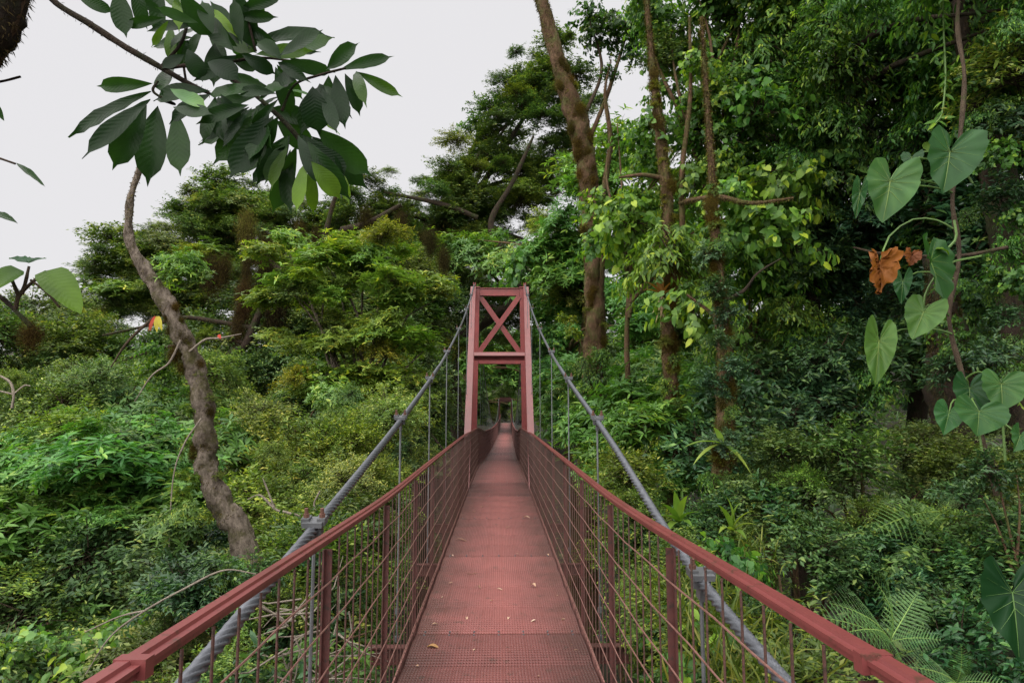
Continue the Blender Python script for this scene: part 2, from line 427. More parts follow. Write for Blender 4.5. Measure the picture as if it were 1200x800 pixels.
def extrude(profile, path, closed=True):
    V = []; F = []; n = len(profile)
    for i, p in enumerate(path):
        for (a, b) in profile: V.append((p[0]+a, p[1], p[2]+b))
    for i in range(len(path)-1):
        for k in range(n):
            k2 = (k+1) % n; F.append((i*n+k, i*n+k2, (i+1)*n+k2, (i+1)*n+k))
    F.append(tuple(range(n-1, -1, -1))); F.append(tuple((len(path)-1)*n+k for k in range(n)))
    return V, F
bay = 0
while BAY0 + bay*BAY < TOWER_Y + 0.2:
    ya = BAY0 + bay*BAY; yb = min(ya + BAY, TOWER_Y+0.3)
    for side in (-1, 1):
        path = [(rail_x(side, y), y, deck_z(y)+RAIL_H) for y in np.linspace(ya+0.004, yb-0.004, 5)]
        V, F = extrude(rail_profile(side), path)
        hr = link('handrail', mesh('handrail', V, polys=F, mats=(M['red_light'],)), BR)
        po = link('post', POST_M, hr, (rail_x(side, ya)+side*0.004, ya, deck_z(ya)-0.02)); po.scale = (-side, 1, 1)
        nb = int(round(BAY/0.151))
        for j in range(1, nb):
            y = ya + BAY*j/nb
            if y > yb: continue
            link('bar', BAR_M, hr, (rail_x(side, y)-side*0.018, y, deck_z(y)+0.005))
        for j in range(7):
            h = 0.05 + 0.155*j
            pts = [(rail_x(side, y)-side*(0.024), y, deck_z(y)+h+0.004*math.sin(7*y+j*2)) for y in np.linspace(ya, yb, 6)]
            MB().tube(pts, 0.0032, 5, cap=False).build('wire', M['wire'], hr)
        if bay == 3:
            jc = MB().box((rail_x(side, ya)-side*0.002, ya, deck_z(ya)+RAIL_H-0.008), (0.056, 0.03, 0.034)); jc.build('rail_joint', M['red_light'], hr)
    bay += 1
# beyond the tower the mesh is too fine to tell bar from bar
for side in (-1, 1):
    ys = np.linspace(TOWER_Y+0.3, 86.5, 70)
    V, F = extrude(rail_profile(side), [(rail_x(side, y), y, deck_z(y)+RAIL_H) for y in ys])
    hr = link('handrail', mesh('handrail', V, polys=F, mats=(M['red'],)), BR)
    mb = MB()
    for y in np.arange(TOWER_Y+0.4, 86.5, 0.3):
        x = rail_x(side, y); mb.box((x, y, deck_z(y)+RAIL_H/2), (0.008, 0.008, RAIL_H-0.03))
    for y in np.arange(TOWER_Y+1.4, 86.5, BAY):
        x = rail_x(side, y); mb.box((x+side*0.01, y, deck_z(y)+RAIL_H/2-0.05), (0.04, 0.04, RAIL_H+0.03))
    for j in range(7):
        for i in range(len(ys)-1):
            mb.beam((rail_x(side, ys[i])-side*0.008, ys[i], deck_z(ys[i])+0.05+0.155*j), (rail_x(side, ys[i+1])-side*0.008, ys[i+1], deck_z(ys[i+1])+0.05+0.155*j), 0.007, 0.007)
    o = mb.build('railing_mesh', M['red_dark'], hr); o['kind'] = 'stuff'

# main cables: seven-lobed twisted wire rope
def dip(side, y): return -0.12*math.exp(-((y-2.9)/1.5)**2) if side > 0 else 0.0
def rope(side):
    ys = list(np.arange(-4.0, 9.0, 0.011)) + list(np.arange(9.0, TOWER_Y, 0.1)) + list(np.arange(TOWER_Y, 88, 0.8))
    n = 24; V = []; lob = 6; r0 = 0.0182
    for i, y in enumerate(ys):
        c = Vector((cable_x(side, y), y, cable_z(y) + dip(side, y)))
        d = Vector((0, 1, (cable_z(y+0.05)-cable_z(y-0.05))/0.1)).normalized()
        u = Vector((1, 0, 0)); w = d.cross(u)
        amp = 0.0075 if y < 9.0 else 0.001
        for k in range(n):
            a = 2*PI*k/n
            r = r0 + amp*(abs(math.cos(lob/2*(a + side*2*PI*y/0.30)))*2-1.2)
            V.append(tuple(c + (u*math.cos(a)+w*math.sin(a))*r))
    m = len(ys); i = (np.arange(m-1)[:, None]*n); k = np.arange(n)[None, :]; k2 = (k+1) % n
    Q = np.stack([(i+k).ravel(), (i+k2).ravel(), (i+n+k2).ravel(), (i+n+k).ravel()], 1)
    return link('main_cable', mesh('main_cable', V, Q=Q, mats=(M['cable'],), smooth=True), BR)
HANG = [0.55, 3.05, 5.6, 7.9, 10.4, 13.3, 16.4, 18.6]
for side in (-1, 1):
    cb = rope(side)
    for y in HANG + list(np.arange(23, 80, 2.6)):
        if side > 0 and y == 3.05: y = 2.78
        x, z = cable_x(side, y), cable_z(y) + dip(side, y)
        zb = deck_z(y) - 0.16
        if z - zb < 0.1: continue
        h = MB().tube([(x, y, zb), (x, y, z)], 0.008, 6).build('hanger', M['steel'], BR)
        if y < TOWER_Y:
            sl = math.atan2(cable_z(y+.1)-cable_z(y-.1), 0.2)
            R = Euler((sl, 0, 0)).to_matrix()
            C = Vector((x, y, z))
            g = MB().box(C + R @ Vector((0, 0, 0.026)), (0.085, 0.095, 0.022), R)
            g.box(C + R @ Vector((0, 0, 0.004)), (0.066, 0.05, 0.058), R)
            g.box(C + R @ Vector((-side*0.034, 0, 0.034)), (0.034, 0.055, 0.03), R).box(C + R @ Vector((side*0.034, 0, 0.034)), (0.034, 0.055, 0.03), R)
            g.box(C + R @ Vector((0, 0, -0.045)), (0.018, 0.06, 0.06), R)
            g.build('cable_clamp', M['steel'], h)
            for q in (-1, 1):
                b = C + R @ Vector((q*0.034, 0, 0.045)); e = C + R @ Vector((q*0.034, 0, 0.088))
                MB().tube([b, e], 0.0085, 8).tube([b, b+(e-b)*0.45], 0.014, 6).build('bolt', M['rust'], h)
            g = MB().tube([(x, y, zb-0.02), (x, y, zb+0.02)], 0.022, 6).tube([(x, y, zb+0.19), (x, y, zb+0.23)], 0.018, 6)
            g.build('nut', M['steel'], h)

# the towers
def tower(Y, top, half, mat, matl, full):
    cx = mid_x(Y); base = deck_z(Y) - 0.3
    t = link('tower', MB().box((cx, Y, base), (1.9, 0.26, 0.16)).V and mesh('tower', *(lambda m: (m.V, None, None))(MB().box((cx, Y, base), (1.9, 0.26, 0.16))), polys=MB().box((0, 0, 0), (1, 1, 1)).F, mats=(mat,)), BR)
    lw = 0.17
    for s in (-1, 1):
        MB().beam((cx+s*(half+0.085), Y, base), (cx+s*(half+0.0), Y, top), 0.18, 0.19, Vector((1, 0, 0))).build('leg', mat, t)
        MB().box((cx+s*(half+0.02), Y, top+0.02), (0.24, 0.26, 0.03)).box((cx+s*cable_saddle, Y, top+0.09), (0.022, 0.2, 0.15)).box((cx+s*(cable_saddle+0.05), Y, top+0.09), (0.022, 0.2, 0.15)).build('cable_saddle', mat, t)
    H = top - base
    z2 = deck_z(Y) + 3.22
    MB().box((cx, Y, top-0.12), (2*half-0.2, 0.14, 0.2)).box((cx, Y-0.01, top-0.008), (2*half-0.2, 0.2, 0.018)).box((cx, Y-0.01, top-0.23), (2*half-0.2, 0.2, 0.018)).build('crossbeam', mat, t)
    MB().box((cx, Y, z2), (2*half-0.13, 0.14, 0.32)).box((cx, Y-0.01, z2-0.17), (2*half-0.13, 0.2, 0.018)).box((cx, Y-0.01, z2+0.17), (2*half-0.13, 0.2, 0.018)).build('crossbeam', mat, t)
    if full:
        a, b = half-0.10, half-0.08
        MB().beam((cx-a, Y-0.03, top-0.25), (cx+b, Y-0.03, z2+0.16), 0.15, 0.05, Vector((0, 1, 0))).build('brace', mat, t)
        MB().beam((cx+a, Y-0.09, top-0.25), (cx-b, Y-0.09, z2+0.16), 0.15, 0.05, Vector((0, 1, 0))).build('brace', mat, t)
        by = 13.9
        for s in (-1, 1):
            A = Vector((s*0.675, by, deck_z(by)-0.22)); B = Vector((cx+s*(half+0.10), Y-0.12, top-0.02))
            MB().beam(A, B, 0.13, 0.15, Vector((1, 0, 0))).build('strut', matl, t)
        q = 0.585
        A = [Vector((s*0.675, by, deck_z(by)-0.22)).lerp(Vector((cx+s*(half+0.10), Y-0.12, top-0.02)), q) for s in (-1, 1)]
        MB().hbeam(A[0]+Vector((0.09, 0, 0)), A[1]-Vector((0.09, 0, 0)), 0.16, 0.15, 0.012, Vector((0, -0.6, 0.8))).build('strut_beam', matl, t)
cable_saddle = 0.74
tower(TOWER_Y, CAM_Z+3.93, 0.70, M['red'], M['red_light'], True)
tower(FAR_Y, CAM_Z+2.15, 0.70, M['red_dark'], M['red_dark'], False)  # far tower stands in shade; that shade is put into its darker colour
# concrete landing the bridge starts from
lo = MB().box((0, -6.6, -0.45), (3.0, 3.0, 0.86)); o = lo.build('bridge_abutment', M['deadwood'], BR)
lo = MB().box((mid_x(88), 89.4, 0.55), (2.4, 3.6, 0.9)); o = lo.build('bridge_abutment', M['deadwood'], BR)

# ------------------------------------------------------------------ foliage
K4 = (np.array([(0,0,0),(.42,.5,.07),(1,0,-.06),(.42,-.5,.07)], float), np.array([(0,2,1),(0,3,2)]))
K8 = (np.array([(0,0,0),(.36,0,0),(.7,0,-.04),(1,0,-.13),(.28,.42,.06),(.66,.40,.01),(.28,-.42,.06),(.66,-.40,.01)], float),
      np.array([(0,1,4),(1,5,4),(1,2,5),(2,3,5),(0,6,1),(1,6,7),(1,7,2),(2,7,3)]))
KR = (np.array([(0,0,0),(.4,0,-.02),(.75,0,-.06),(1,0,-.16),(-.1,.3,.04),(.2,.52,.05),(.6,.42,0),(-.1,-.3,.04),(.2,-.52,.05),(.6,-.42,0)], float),
      np.array([(0,5,4),(0,1,5),(1,6,5),(1,2,6),(2,3,6),(0,7,8),(0,8,1),(1,8,9),(1,9,2),(2,9,3)]))
KS = (np.array([(0,.5,0),(0,-.5,0),(.35,.5,.06),(.35,-.5,.06),(.7,.4,.02),(.7,-.4,.02),(1,0,-.2)], float),
      np.array([(0,1,3),(0,3,2),(2,3,5),(2,5,4),(4,5,6)]))

def leaves(Pt, D, N, L, W, tm):
    U, T = tm
    D = nrm(D); S = nrm(np.cross(N, D)); N2 = np.cross(D, S)
    L = np.asarray(L)[:, None, None]; W = np.asarray(W)[:, None, None]
    V = Pt[:, None, :] + D[:, None, :]*U[None, :, 0:1]*L + S[:, None, :]*U[None, :, 1:2]*W + N2[:, None, :]*U[None, :, 2:3]*L
    n, k = len(Pt), len(U)
    F = (T[None, :, :] + (np.arange(n)*k)[:, None, None]).reshape(-1, 3)
    return V.reshape(-1, 3), F, k

def clump(name, seed, R, twigs, lp, L, W, style, tm, mat, droop=0.15, up=0.8, lo=-0.45, flat=0.85, jit=0.35, tint_pow=1.4):
    g = np.random.default_rng(seed)
    d = nrm(g.normal(size=(twigs*3, 3))); d = d[d[:, 2] > lo][:twigs]; d[:, 2] *= flat; tw = len(d)
    ln = R*g.uniform(0.6, 1.05, tw); Z = np.array([0, 0, 1.0])
    b0 = g.normal(size=(tw, 3))*0.12*R
    def at(i, t): return b0[i] + d[i]*(ln[i]*t)[:, None] - Z*(droop*R*t*t)[:, None] + 0
    if style in ('alt', 'hang'):
        i = np.repeat(np.arange(tw), lp); t = g.uniform(0.25, 1.0, len(i))**0.8
        p = at(i, t) + g.normal(size=(len(i), 3))*0.05*R
        sd = nrm(np.cross(d[i], Z)+1e-4); sg = np.where(g.random(len(i)) < .5, 1, -1)[:, None]
        if style == 'alt':
            D = d[i]*0.7 + sd*sg*0.9 + g.normal(size=p.shape)*jit - Z*0.15
            N = Z*up + d[i]*0.35 + g.normal(size=p.shape)*jit
        else:
            D = d[i]*0.5 + sd*sg*0.5 - Z*0.9 + g.normal(size=p.shape)*jit
            N = d[i]*0.8 + Z*up*0.7 + g.normal(size=p.shape)*jit
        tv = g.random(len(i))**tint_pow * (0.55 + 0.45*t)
    else:                                       # whorls of leaves at the twig ends
        ns = 3
        ii = np.repeat(np.arange(tw), ns); tt = g.uniform(0.45, 1.0, len(ii))
        c = at(ii, tt) + g.normal(size=(len(ii), 3))*0.14*R
        ax = nrm(d[ii]*0.6 + Z*0.9 + g.normal(size=c.shape)*0.25)
        e1 = nrm(np.cross(ax, np.array([0.3, 0.8, 0.1]))); e2 = np.cross(ax, e1)
        j = np.repeat(np.arange(len(ii)), lp); a = np.tile(np.arange(lp), len(ii))*(2*PI/lp) + g.uniform(0, 6, len(ii))[j] + g.normal(size=len(j))*0.2
        rad = e1[j]*np.cos(a)[:, None] + e2[j]*np.sin(a)[:, None]
        p = c[j] + rad*0.01 + g.normal(size=(len(j), 3))*0.012
        D = rad + ax[j]*g.uniform(-0.15, 0.5, len(j))[:, None] + g.normal(size=p.shape)*0.12
        N = ax[j] + g.normal(size=p.shape)*0.2
        tv = (g.random(len(ii))[j]*0.6 + g.random(len(j))*0.4)**tint_pow
    n = len(p); Ls = L*g.uniform(0.6, 1.2, n); Ws = W*g.uniform(0.7, 1.15, n)*(Ls/L)
    V, F, k = leaves(p, D, N, Ls, Ws, tm)
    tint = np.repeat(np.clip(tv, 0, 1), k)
    # the twigs, three-sided
    m = 4; TV = []; TF = []
    ts = np.linspace(0.0, 0.97, m); base = len(V)
    for q in range(tw):
        for s, tq in enumerate(ts):
            c = b0[q] + d[q]*ln[q]*tq - Z*droop*R*tq*tq
            r = R*0.011*(1.1-tq) + 0.0012
            for h in range(3):
                TV.append(c + r*np.array([math.cos(2.1*h), math.sin(2.1*h), 0.5*math.sin(4*h)]))
        o = base + q*m*3
        for s in range(m-1):
            for h in range(3):
                h2 = (h+1) % 3
                TF.append((o+s*3+h, o+s*3+h2, o+s*3+3+h2)); TF.append((o+s*3+h, o+s*3+3+h2, o+s*3+3+h))
    V = np.vstack([V, np.array(TV)]); F2 = np.vstack([F, np.array(TF)])
    tint = np.concatenate([tint, np.zeros(len(TV))])
    midx = np.concatenate([np.zeros(len(F)), np.ones(len(TF))])
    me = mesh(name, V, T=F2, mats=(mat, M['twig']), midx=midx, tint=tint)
    return me

def moss_clump(name, seed, R, n):
    g = np.random.default_rng(seed)
    p = g.normal(size=(n, 3))*np.array([0.36, 0.36, 0.5])*R
    D = np.array([0, 0, -1.0]) + g.normal(size=(n, 3))*0.45; N = g.normal(size=(n, 3)); N[:, 2] *= 0.3
    L = R*g.uniform(0.05, 0.22, n); W = R*g.uniform(0.006, 0.016, n)
    V, F, k = leaves(p, D, N, L, W, K4)
    return mesh(name, V, T=F, mats=(M['moss'],), tint=np.repeat(g.random(n)**1.5, k))

CL = {
 'small': [clump('small_leaf_foliage', 10+i, 1.0, 75, 34, 0.125, 0.052, 'alt', K4, M['small']) for i in range(3)],
 'lance': [clump('lance_leaf_foliage', 20+i, 1.0, 52, 7, 0.23, 0.072, 'whorl', K8, M['lance'], droop=0.12, flat=0.6) for i in range(3)],
 'fine':  [clump('fine_leaf_foliage', 30+i, 1.0, 90, 42, 0.095, 0.036, 'alt', K4, M['fine'], droop=0.25) for i in range(3)],
 'round': [clump('round_leaf_foliage', 40+i, 1.0, 42, 11, 0.17, 0.13, 'hang', KR, M['round'], droop=0.2, jit=0.4) for i in range(3)],
 'olive': [clump('olive_leaf_foliage', 50+i, 1.0, 90, 40, 0.10, 0.045, 'alt', K4, M['olive'], droop=0.1, flat=0.6) for i in range(3)],
 'gloss': [clump('glossy_leaf_foliage', 60+i, 1.0, 50, 20, 0.19, 0.072, 'alt', K8, M['gloss'], droop=0.15, jit=0.45) for i in range(3)],
 'hang':  [clump('drooping_leaf_foliage', 70+i, 1.0, 60, 24, 0.15, 0.055, 'hang', K8, M['round'], droop=0.5, jit=0.35) for i in range(3)],
 'moss':  [moss_clump('hanging_moss', 80+i, 1.0, 9000) for i in range(2)],
}

def sample_shell(c, rad, r, dens, back=0.2, low=-0.75, gaps=-0.2):
    """clump centres over an ellipsoid, mostly on the side that can be seen"""
    a, b, h = rad; pp = 1.6
    area = 4*PI*(((a*b)**pp+(a*h)**pp+(b*h)**pp)/3)**(1/pp)
    n = max(3, int(1.18*dens*area/(PI*(0.75*r)**2)))
    out = []
    off = rnd.random()*6
    for i in range(n):
        z = 1 - 2*(i+0.5)/n; t = off + i*2.39996; q = math.sqrt(1-z*z)
        v = Vector((q*math.cos(t), q*math.sin(t), z))
        if v.z < low: continue
        toc = (Vector((0, 0, CAM_Z)) - c).normalized()
        if v.dot(toc) < -0.25 and rnd.random() > back: continue
        s = rnd.uniform(0.55, 1.08)
        if mnoise.noise((c + Vector((v.x*a, v.y*b, v.z*h)))*(0.55/r)) < gaps: continue
        out.append(c + Vector((v.x*a*s, v.y*b*s, v.z*h*s)) + Vector((rnd.uniform(-.3, .3), rnd.uniform(-.3, .3), rnd.uniform(-.25, .25)))*r)
    return out

def put_clump(parent, kind, p, r, color, tilt=0.3, zs=1.0, name='foliage'):
    me = rnd.choice(CL[kind])
    dx = abs(p.x - mid_x(p.y)); reach = 0.76 + 1.5*r
    if name == 'foliage' and -6 < p.y < 90 and dx < reach and deck_z(p.y)-0.25-1.0*r < p.z < deck_z(p.y)+2.6+r:
        if dx < 0.45*reach or dx + 1.1*r < 0.9: return None
        p = Vector((mid_x(p.y) + math.copysign(reach, p.x - mid_x(p.y)), p.y, p.z))
    o = link(name, me, parent, p - parent.location)
    s = r*rnd.uniform(0.7, 1.25)
    o.scale = (s*rnd.choice((-1, 1)), s, s*zs); o.rotation_euler = (rnd.uniform(-tilt, tilt), rnd.uniform(-tilt, tilt), rnd.uniform(0, 6.28))
    v = rnd.uniform(0.78, 1.25); w = rnd.uniform(0.88, 1.2); o.color = (color[0]*v*w, color[1]*v, color[2]*v*rnd.uniform(.8, 1.2), 1); o['kind'] = 'stuff'
    return o

def trunk_mesh(name, pts, radii, mat, n=10, rough=0.12, steps=None, seed=0):
    """tapering, uneven trunk or limb through world points"""
    g = np.random.default_rng(seed + len(pts)*13)
    m = steps or max(8, len(pts)*7)
    A = spline([tuple(p)+(r,) for p, r in zip(pts, radii)], m)
    V = []; ph = g.uniform(0, 6, 6); pn = None
    for i in range(m):
        c = Vector(A[i, :3]); r = max(0.004, A[i, 3])
        t = Vector(A[min(i+1, m-1), :3]-A[max(i-1, 0), :3]).normalized()
        if pn is None:
            u = t.cross(Vector((0.9, 0.1, 0.2)));  u.normalize()
        else: u = (pn - t*pn.dot(t)).normalized()
        pn = u; w = t.cross(u)
        for k in range(n):
            a = 2*PI*k/n
            rr = r*(1 + rough*(math.sin(3*a+ph[0]+i*0.35)*0.5 + math.sin(2*a+ph[1]-i*0.5)*0.5 + math.sin(i*0.5+ph[2])*0.3 + g.normal()*0.28))
            V.append(tuple(c + (u*math.cos(a)+w*math.sin(a))*rr))
    i = (np.arange(m-1)[:, None]*n); k = np.arange(n)[None, :]; k2 = (k+1) % n
    Q = np.stack([(i+k).ravel(), (i+k2).ravel(), (i+n+k2).ravel(), (i+n+k).ravel()], 1)
    return mesh(name, V, Q=Q, mats=(mat,), smooth=True), A

def trunk(parent, pts, radii, mat, name='trunk', **kw):
    me, A = trunk_mesh(name, pts, radii, mat, **kw)
    return link(name, me, parent, world_coords=True), A

def moss_coat(parent, A, n, L=0.06, W=0.02, mat='moss', name='moss', tint_hi=1.0, down=0.6, seed=0, tm=K4):
    g = np.random.default_rng(seed+n)
    i = g.integers(0, len(A)-1, n); f = g.random(n)[:, None]
    c = A[i]*(1-f) + A[i+1]*f
    t = nrm(A[i+1, :3]-A[i, :3]); e1 = nrm(np.cross(t, np.array([.3, .9, .1]))); e2 = np.cross(t, e1); a = g.uniform(0, 6.28, n)[:, None]
    rad = e1*np.cos(a)+e2*np.sin(a)
    p = c[:, :3] + rad*c[:, 3:4]*0.95
    D = rad*g.uniform(0.3, 1, (n, 1)) - np.array([0, 0, down]) + g.normal(size=(n, 3))*0.4
    V, F, k = leaves(p, D, rad+g.normal(size=(n, 3))*0.5+np.array([0, 0, .4]), L*0.55*g.uniform(.4, 1.4, n), W*0.4*g.uniform(.6, 1.4, n), tm)
    o = link(name, mesh(name, V, T=F, mats=(M[mat],), tint=np.repeat(g.random(n)*tint_hi, k)), parent, world_coords=True); o['kind'] = 'stuff'
    return o

MIXED = {'small': ['fine', 'lance'], 'lance': ['small', 'round', 'fine'], 'fine': ['small', 'lance', 'olive'], 'round': ['hang', 'small'], 'olive': ['fine', 'small'], 'gloss': ['hang', 'lance', 'small'], 'hang': ['round', 'gloss', 'fine']}
def plant(name, label, cat, lobes, kind, r, color=(1, 1, 1), dens=1.0, stem=True, mat='bark_moss', tr=None, trad=0.12, limbs=True, zs=1.0, back=0.2, group=None, low=-0.75, kinds=None, gaps=-0.2):
    """tree or shrub: crown lobes given as (photo x, photo y, radius x, radius y in photo pixels, distance, depth radius)"""
    c0 = P(lobes[0][0], lobes[0][1], lobes[0][4])
    if -6 < c0.y < 92 and abs(c0.x - mid_x(c0.y)) < 2.4: c0.x = mid_x(c0.y) + math.copysign(2.4, c0.x - mid_x(c0.y))
    gz = ground_z(c0.x, c0.y)
    root = empty(name, (c0.x, c0.y, min(gz, c0.z-0.3)), label, cat, group)
    cs = [P(l[0], l[1], l[4]) for l in lobes]
    if stem:
        base = Vector(root.location) - Vector((0, 0, 0.15))
        top = Vector((c0.x, c0.y, cs[0].z + lobes[0][3]/ppm(lobes[0][4])*0.3))
        h = (top-base).length
        pts = [base] + [base.lerp(top, q) + Vector((rnd.uniform(-1, 1), rnd.uniform(-1, 1), 0))*h*0.03 for q in (0.3, 0.55, 0.8)] + [top]
        if tr: pts = tr
        trunk(root, pts, [trad*1.3, trad, trad*0.85, trad*0.6, trad*0.25][:len(pts)] if not tr else list(np.linspace(trad*1.2, trad*0.35, len(pts))), M[mat], seed=rnd.randrange(999))
        if limbs:
            for l, c in zip(lobes, cs):
                for q in range(2):
                    b = pts[-2].lerp(pts[-1], rnd.random()*0.6)
                    rr = l[2]/ppm(l[4])
                    e = c + Vector((rnd.uniform(-.7, .7)*rr, rnd.uniform(-.7, .7)*min(rr, l[5]), rnd.uniform(-.3, .7)*l[3]/ppm(l[4])))
                    md = b.lerp(e, 0.5) + Vector((rnd.uniform(-.1, .1), rnd.uniform(-.1, .1), 0.1))*(e-b).length
                    trunk(root, [b, md, e], [trad*0.45, trad*0.3, trad*0.1], M[mat], 'limb', n=6, steps=9, seed=rnd.randrange(999))
    for l, c in zip(lobes, cs):
        rad = (l[2]/ppm(l[4]), l[5], l[3]/ppm(l[4]))
        for p in sample_shell(c, rad, r, dens, back, low, gaps):
            kd = kind if not kinds else rnd.choice(kinds)
            if not kinds and rnd.random() < 0.16: kd = rnd.choice(MIXED.get(kind, [kind]))
            q = r
            if rnd.random() < 0.2:
                p = c + (p - c)*rnd.uniform(1.12, 1.4); q = r*rnd.uniform(0.45, 0.7)
            put_clump(root, kd, p, q, color, zs=zs)
    return root

# ---- the left side, far to near
plant('umbrella_tree', 'wide umbrella-crowned tree on the skyline behind the leaning trunk', 'tree',
      [(235, 330, 125, 52, 30, 3.2), (330, 280, 95, 52, 31, 3.2), (175, 360, 85, 40, 29, 2.6), (265, 258, 70, 30, 31, 2.4), (150, 330, 60, 32, 29, 2), (300, 240, 50, 26, 31, 2), (215, 290, 70, 36, 31, 2.4)], 'small', 1.15, (1.25, 1.22, 0.95), 1.5, trad=0.3, mat='bark_dark', zs=0.6)
plant('hillside_tree', 'pale green rounded tree at the left edge under the skyline', 'tree',
      [(50, 400, 90, 55, 23, 2.5), (20, 440, 70, 60, 21, 2.4), (120, 430, 80, 40, 22, 2.2)], 'small', 1.05, (1.15, 1.15, 0.95), 1.0, trad=0.2)
plant('hillside_tree', 'grey-green tree filling the gap right of the leaning trunk below the umbrella crown', 'tree',
      [(300, 440, 80, 50, 22, 2.4), (230, 430, 70, 50, 23, 2.2), (180, 470, 60, 40, 18, 2)], 'small', 1.0, (1.0, 1.02, 0.85), 1.0, trad=0.2)
plant('leafy_tree', 'slender leafy tree with bright yellow-green whorled leaves left of the tower', 'tree',
      [(425, 400, 60, 34, 14, 1.0), (385, 302, 62, 24, 14, 0.9), (450, 296, 38, 20, 14.3, 0.8), (345, 345, 42, 24, 13.6, 0.8), (430, 345, 62, 26, 14, 1.0), (498, 348, 26, 24, 14.4, 0.6), (362, 402, 46, 24, 13.6, 0.8), (486, 405, 22, 26, 14, 0.5), (395, 452, 55, 24, 13.8, 0.9), (462, 455, 38, 24, 14, 0.7), (425, 490, 46, 20, 14, 0.8)],
      'lance', 0.52, (1.45, 1.28, 0.85), 0.95, trad=0.1, mat='bark_grey', zs=0.75)
plant('backing_tree', 'darker tree filling in behind the slender leafy tree', 'tree',
      [(400, 390, 90, 70, 22, 2), (340, 350, 60, 50, 23, 1.8), (460, 350, 60, 60, 24, 1.8), (430, 450, 80, 50, 20, 1.8)], 'small', 1.0, (0.85, 0.95, 0.75), 1.1, trad=0.2, gaps=-0.6)
plant('feathery_bush', 'yellow-green fine-leaved bush beside the left cable below the leafy tree', 'bush',
      [(345, 520, 85, 70, 11, 1.3), (430, 530, 80, 75, 11, 1.3), (300, 590, 60, 60, 9.5, 1.1), (400, 620, 90, 60, 9, 1.1)], 'fine', 0.62, (1.05, 1.15, 0.95), 1.1, trad=0.09)
plant('dark_tree', 'dark green tree just left of the red tower', 'tree',
      [(490, 455, 48, 70, 24, 2), (470, 500, 50, 60, 20, 1.8), (505, 530, 40, 50, 17, 1.3), (505, 375, 40, 50, 26, 1.6), (525, 345, 25, 25, 28, 1.2), (470, 320, 50, 40, 28, 1.6)], 'small', 0.85, (0.85, 0.9, 0.75), 1.0, trad=0.18, mat='bark_dark')
plant('whorled_shrub', 'bright green shrub with layered whorls of drooping leaves at the left edge', 'shrub',
      [(95, 540, 110, 50, 9.5, 1.3), (40, 600, 80, 55, 9, 1.2), (150, 600, 75, 50, 9, 1.1), (60, 660, 90, 50, 8.4, 1.1), (190, 540, 60, 45, 10, 1.1)], 'lance', 0.62, (0.85, 1.12, 1.0), 1.05, trad=0.08, zs=0.75)
plant('mid_green_bush', 'mid green bush behind the leaning trunk above the layered shrub', 'bush',
      [(130, 470, 80, 40, 14, 1.4), (40, 480, 70, 40, 14, 1.4), (240, 500, 60, 60, 13, 1.3)], 'fine', 0.85, (0.75, 0.95, 0.95), 1.0, trad=0.1)
plant('dim_undergrowth', 'dark low undergrowth below the layered shrub', 'shrub',
      [(170, 690, 90, 50, 8.5, 1.2), (90, 720, 80, 40, 8.5, 1.0), (240, 720, 70, 60, 7.5, 1.0)], 'small', 0.65, (0.75, 0.85, 0.75), 1.0, trad=0.05)
plant('round_leaved_shrub', 'pale green shrub with rounded leaves in the bottom left corner', 'shrub',
      [(35, 765, 75, 40, 6.0, 0.6), (100, 800, 60, 35, 5.6, 0.5)], 'round', 0.5, (1.25, 1.25, 1.2), 1.3, trad=0.04)
plant('olive_shrub', 'low olive small-leaved shrub above the left handrail', 'shrub',
      [(165, 770, 60, 25, 6.0, 0.5), (230, 770, 50, 40, 5.6, 0.5)], 'olive', 0.45, (1.0, 1.1, 0.9), 1.2, trad=0.03)
plant('glossy_shrub', 'dark glossy-leaved shrub crowding the foot of the leaning trunk', 'shrub',
      [(238, 690, 45, 40, 5.5, 0.4), (318, 690, 38, 26, 5.2, 0.35), (222, 630, 18, 34, 6.1, 0.25), (285, 705, 36, 26, 5.3, .3)], 'gloss', 0.27, (0.8, 0.92, 0.75), 1.2, trad=0.03)
plant('valley_bush', 'green bush seen through the left mesh railing', 'bush',
      [(420, 720, 90, 70, 6.5, 0.9), (330, 790, 80, 60, 5.0, 0.6), (470, 640, 50, 60, 9, 1)], 'fine', 0.6, (0.8, 0.95, 0.8), 1.1, trad=0.05)
plant('valley_bush', 'leafy bush low under the left railing near the deck edge', 'bush',
      [(400, 830, 70, 70, 4.6, 0.6), (480, 780, 40, 80, 5.6, 0.6)], 'gloss', 0.5, (1.0, 1.2, 1.0), 1.1, trad=0.04)

# ---- behind the tower
plant('gnarled_tree', 'tall gnarled tree with mossy limbs behind the tower', 'tree',
      [(560, 225, 75, 55, 32, 3), (620, 150, 60, 60, 33, 3), (500, 255, 60, 35, 31, 2.4), (650, 100, 45, 50, 33, 2.5), (600, 300, 80, 40, 32, 2.6), (445, 250, 55, 34, 30, 2), (540, 270, 80, 45, 33, 2.6), (470, 290, 70, 40, 33, 2.6), (600, 220, 60, 60, 34, 2.6), (545, 360, 50, 50, 38, 2.2), (625, 370, 60, 50, 38, 2.2)], 'small', 1.15, (0.95, 1.0, 0.8), 1.15, trad=0.42, mat='bark_dark', zs=0.6)
plant('yellow_green_tree', 'bright tree crown behind the tower top to its right', 'tree',
      [(680, 270, 60, 60, 24, 2.2), (640, 330, 50, 50, 25, 2), (560, 310, 40, 40, 27, 2), (720, 220, 45, 50, 22, 1.8)], 'lance', 1.0, (1.0, 1.12, 0.85), 0.85, trad=0.2)
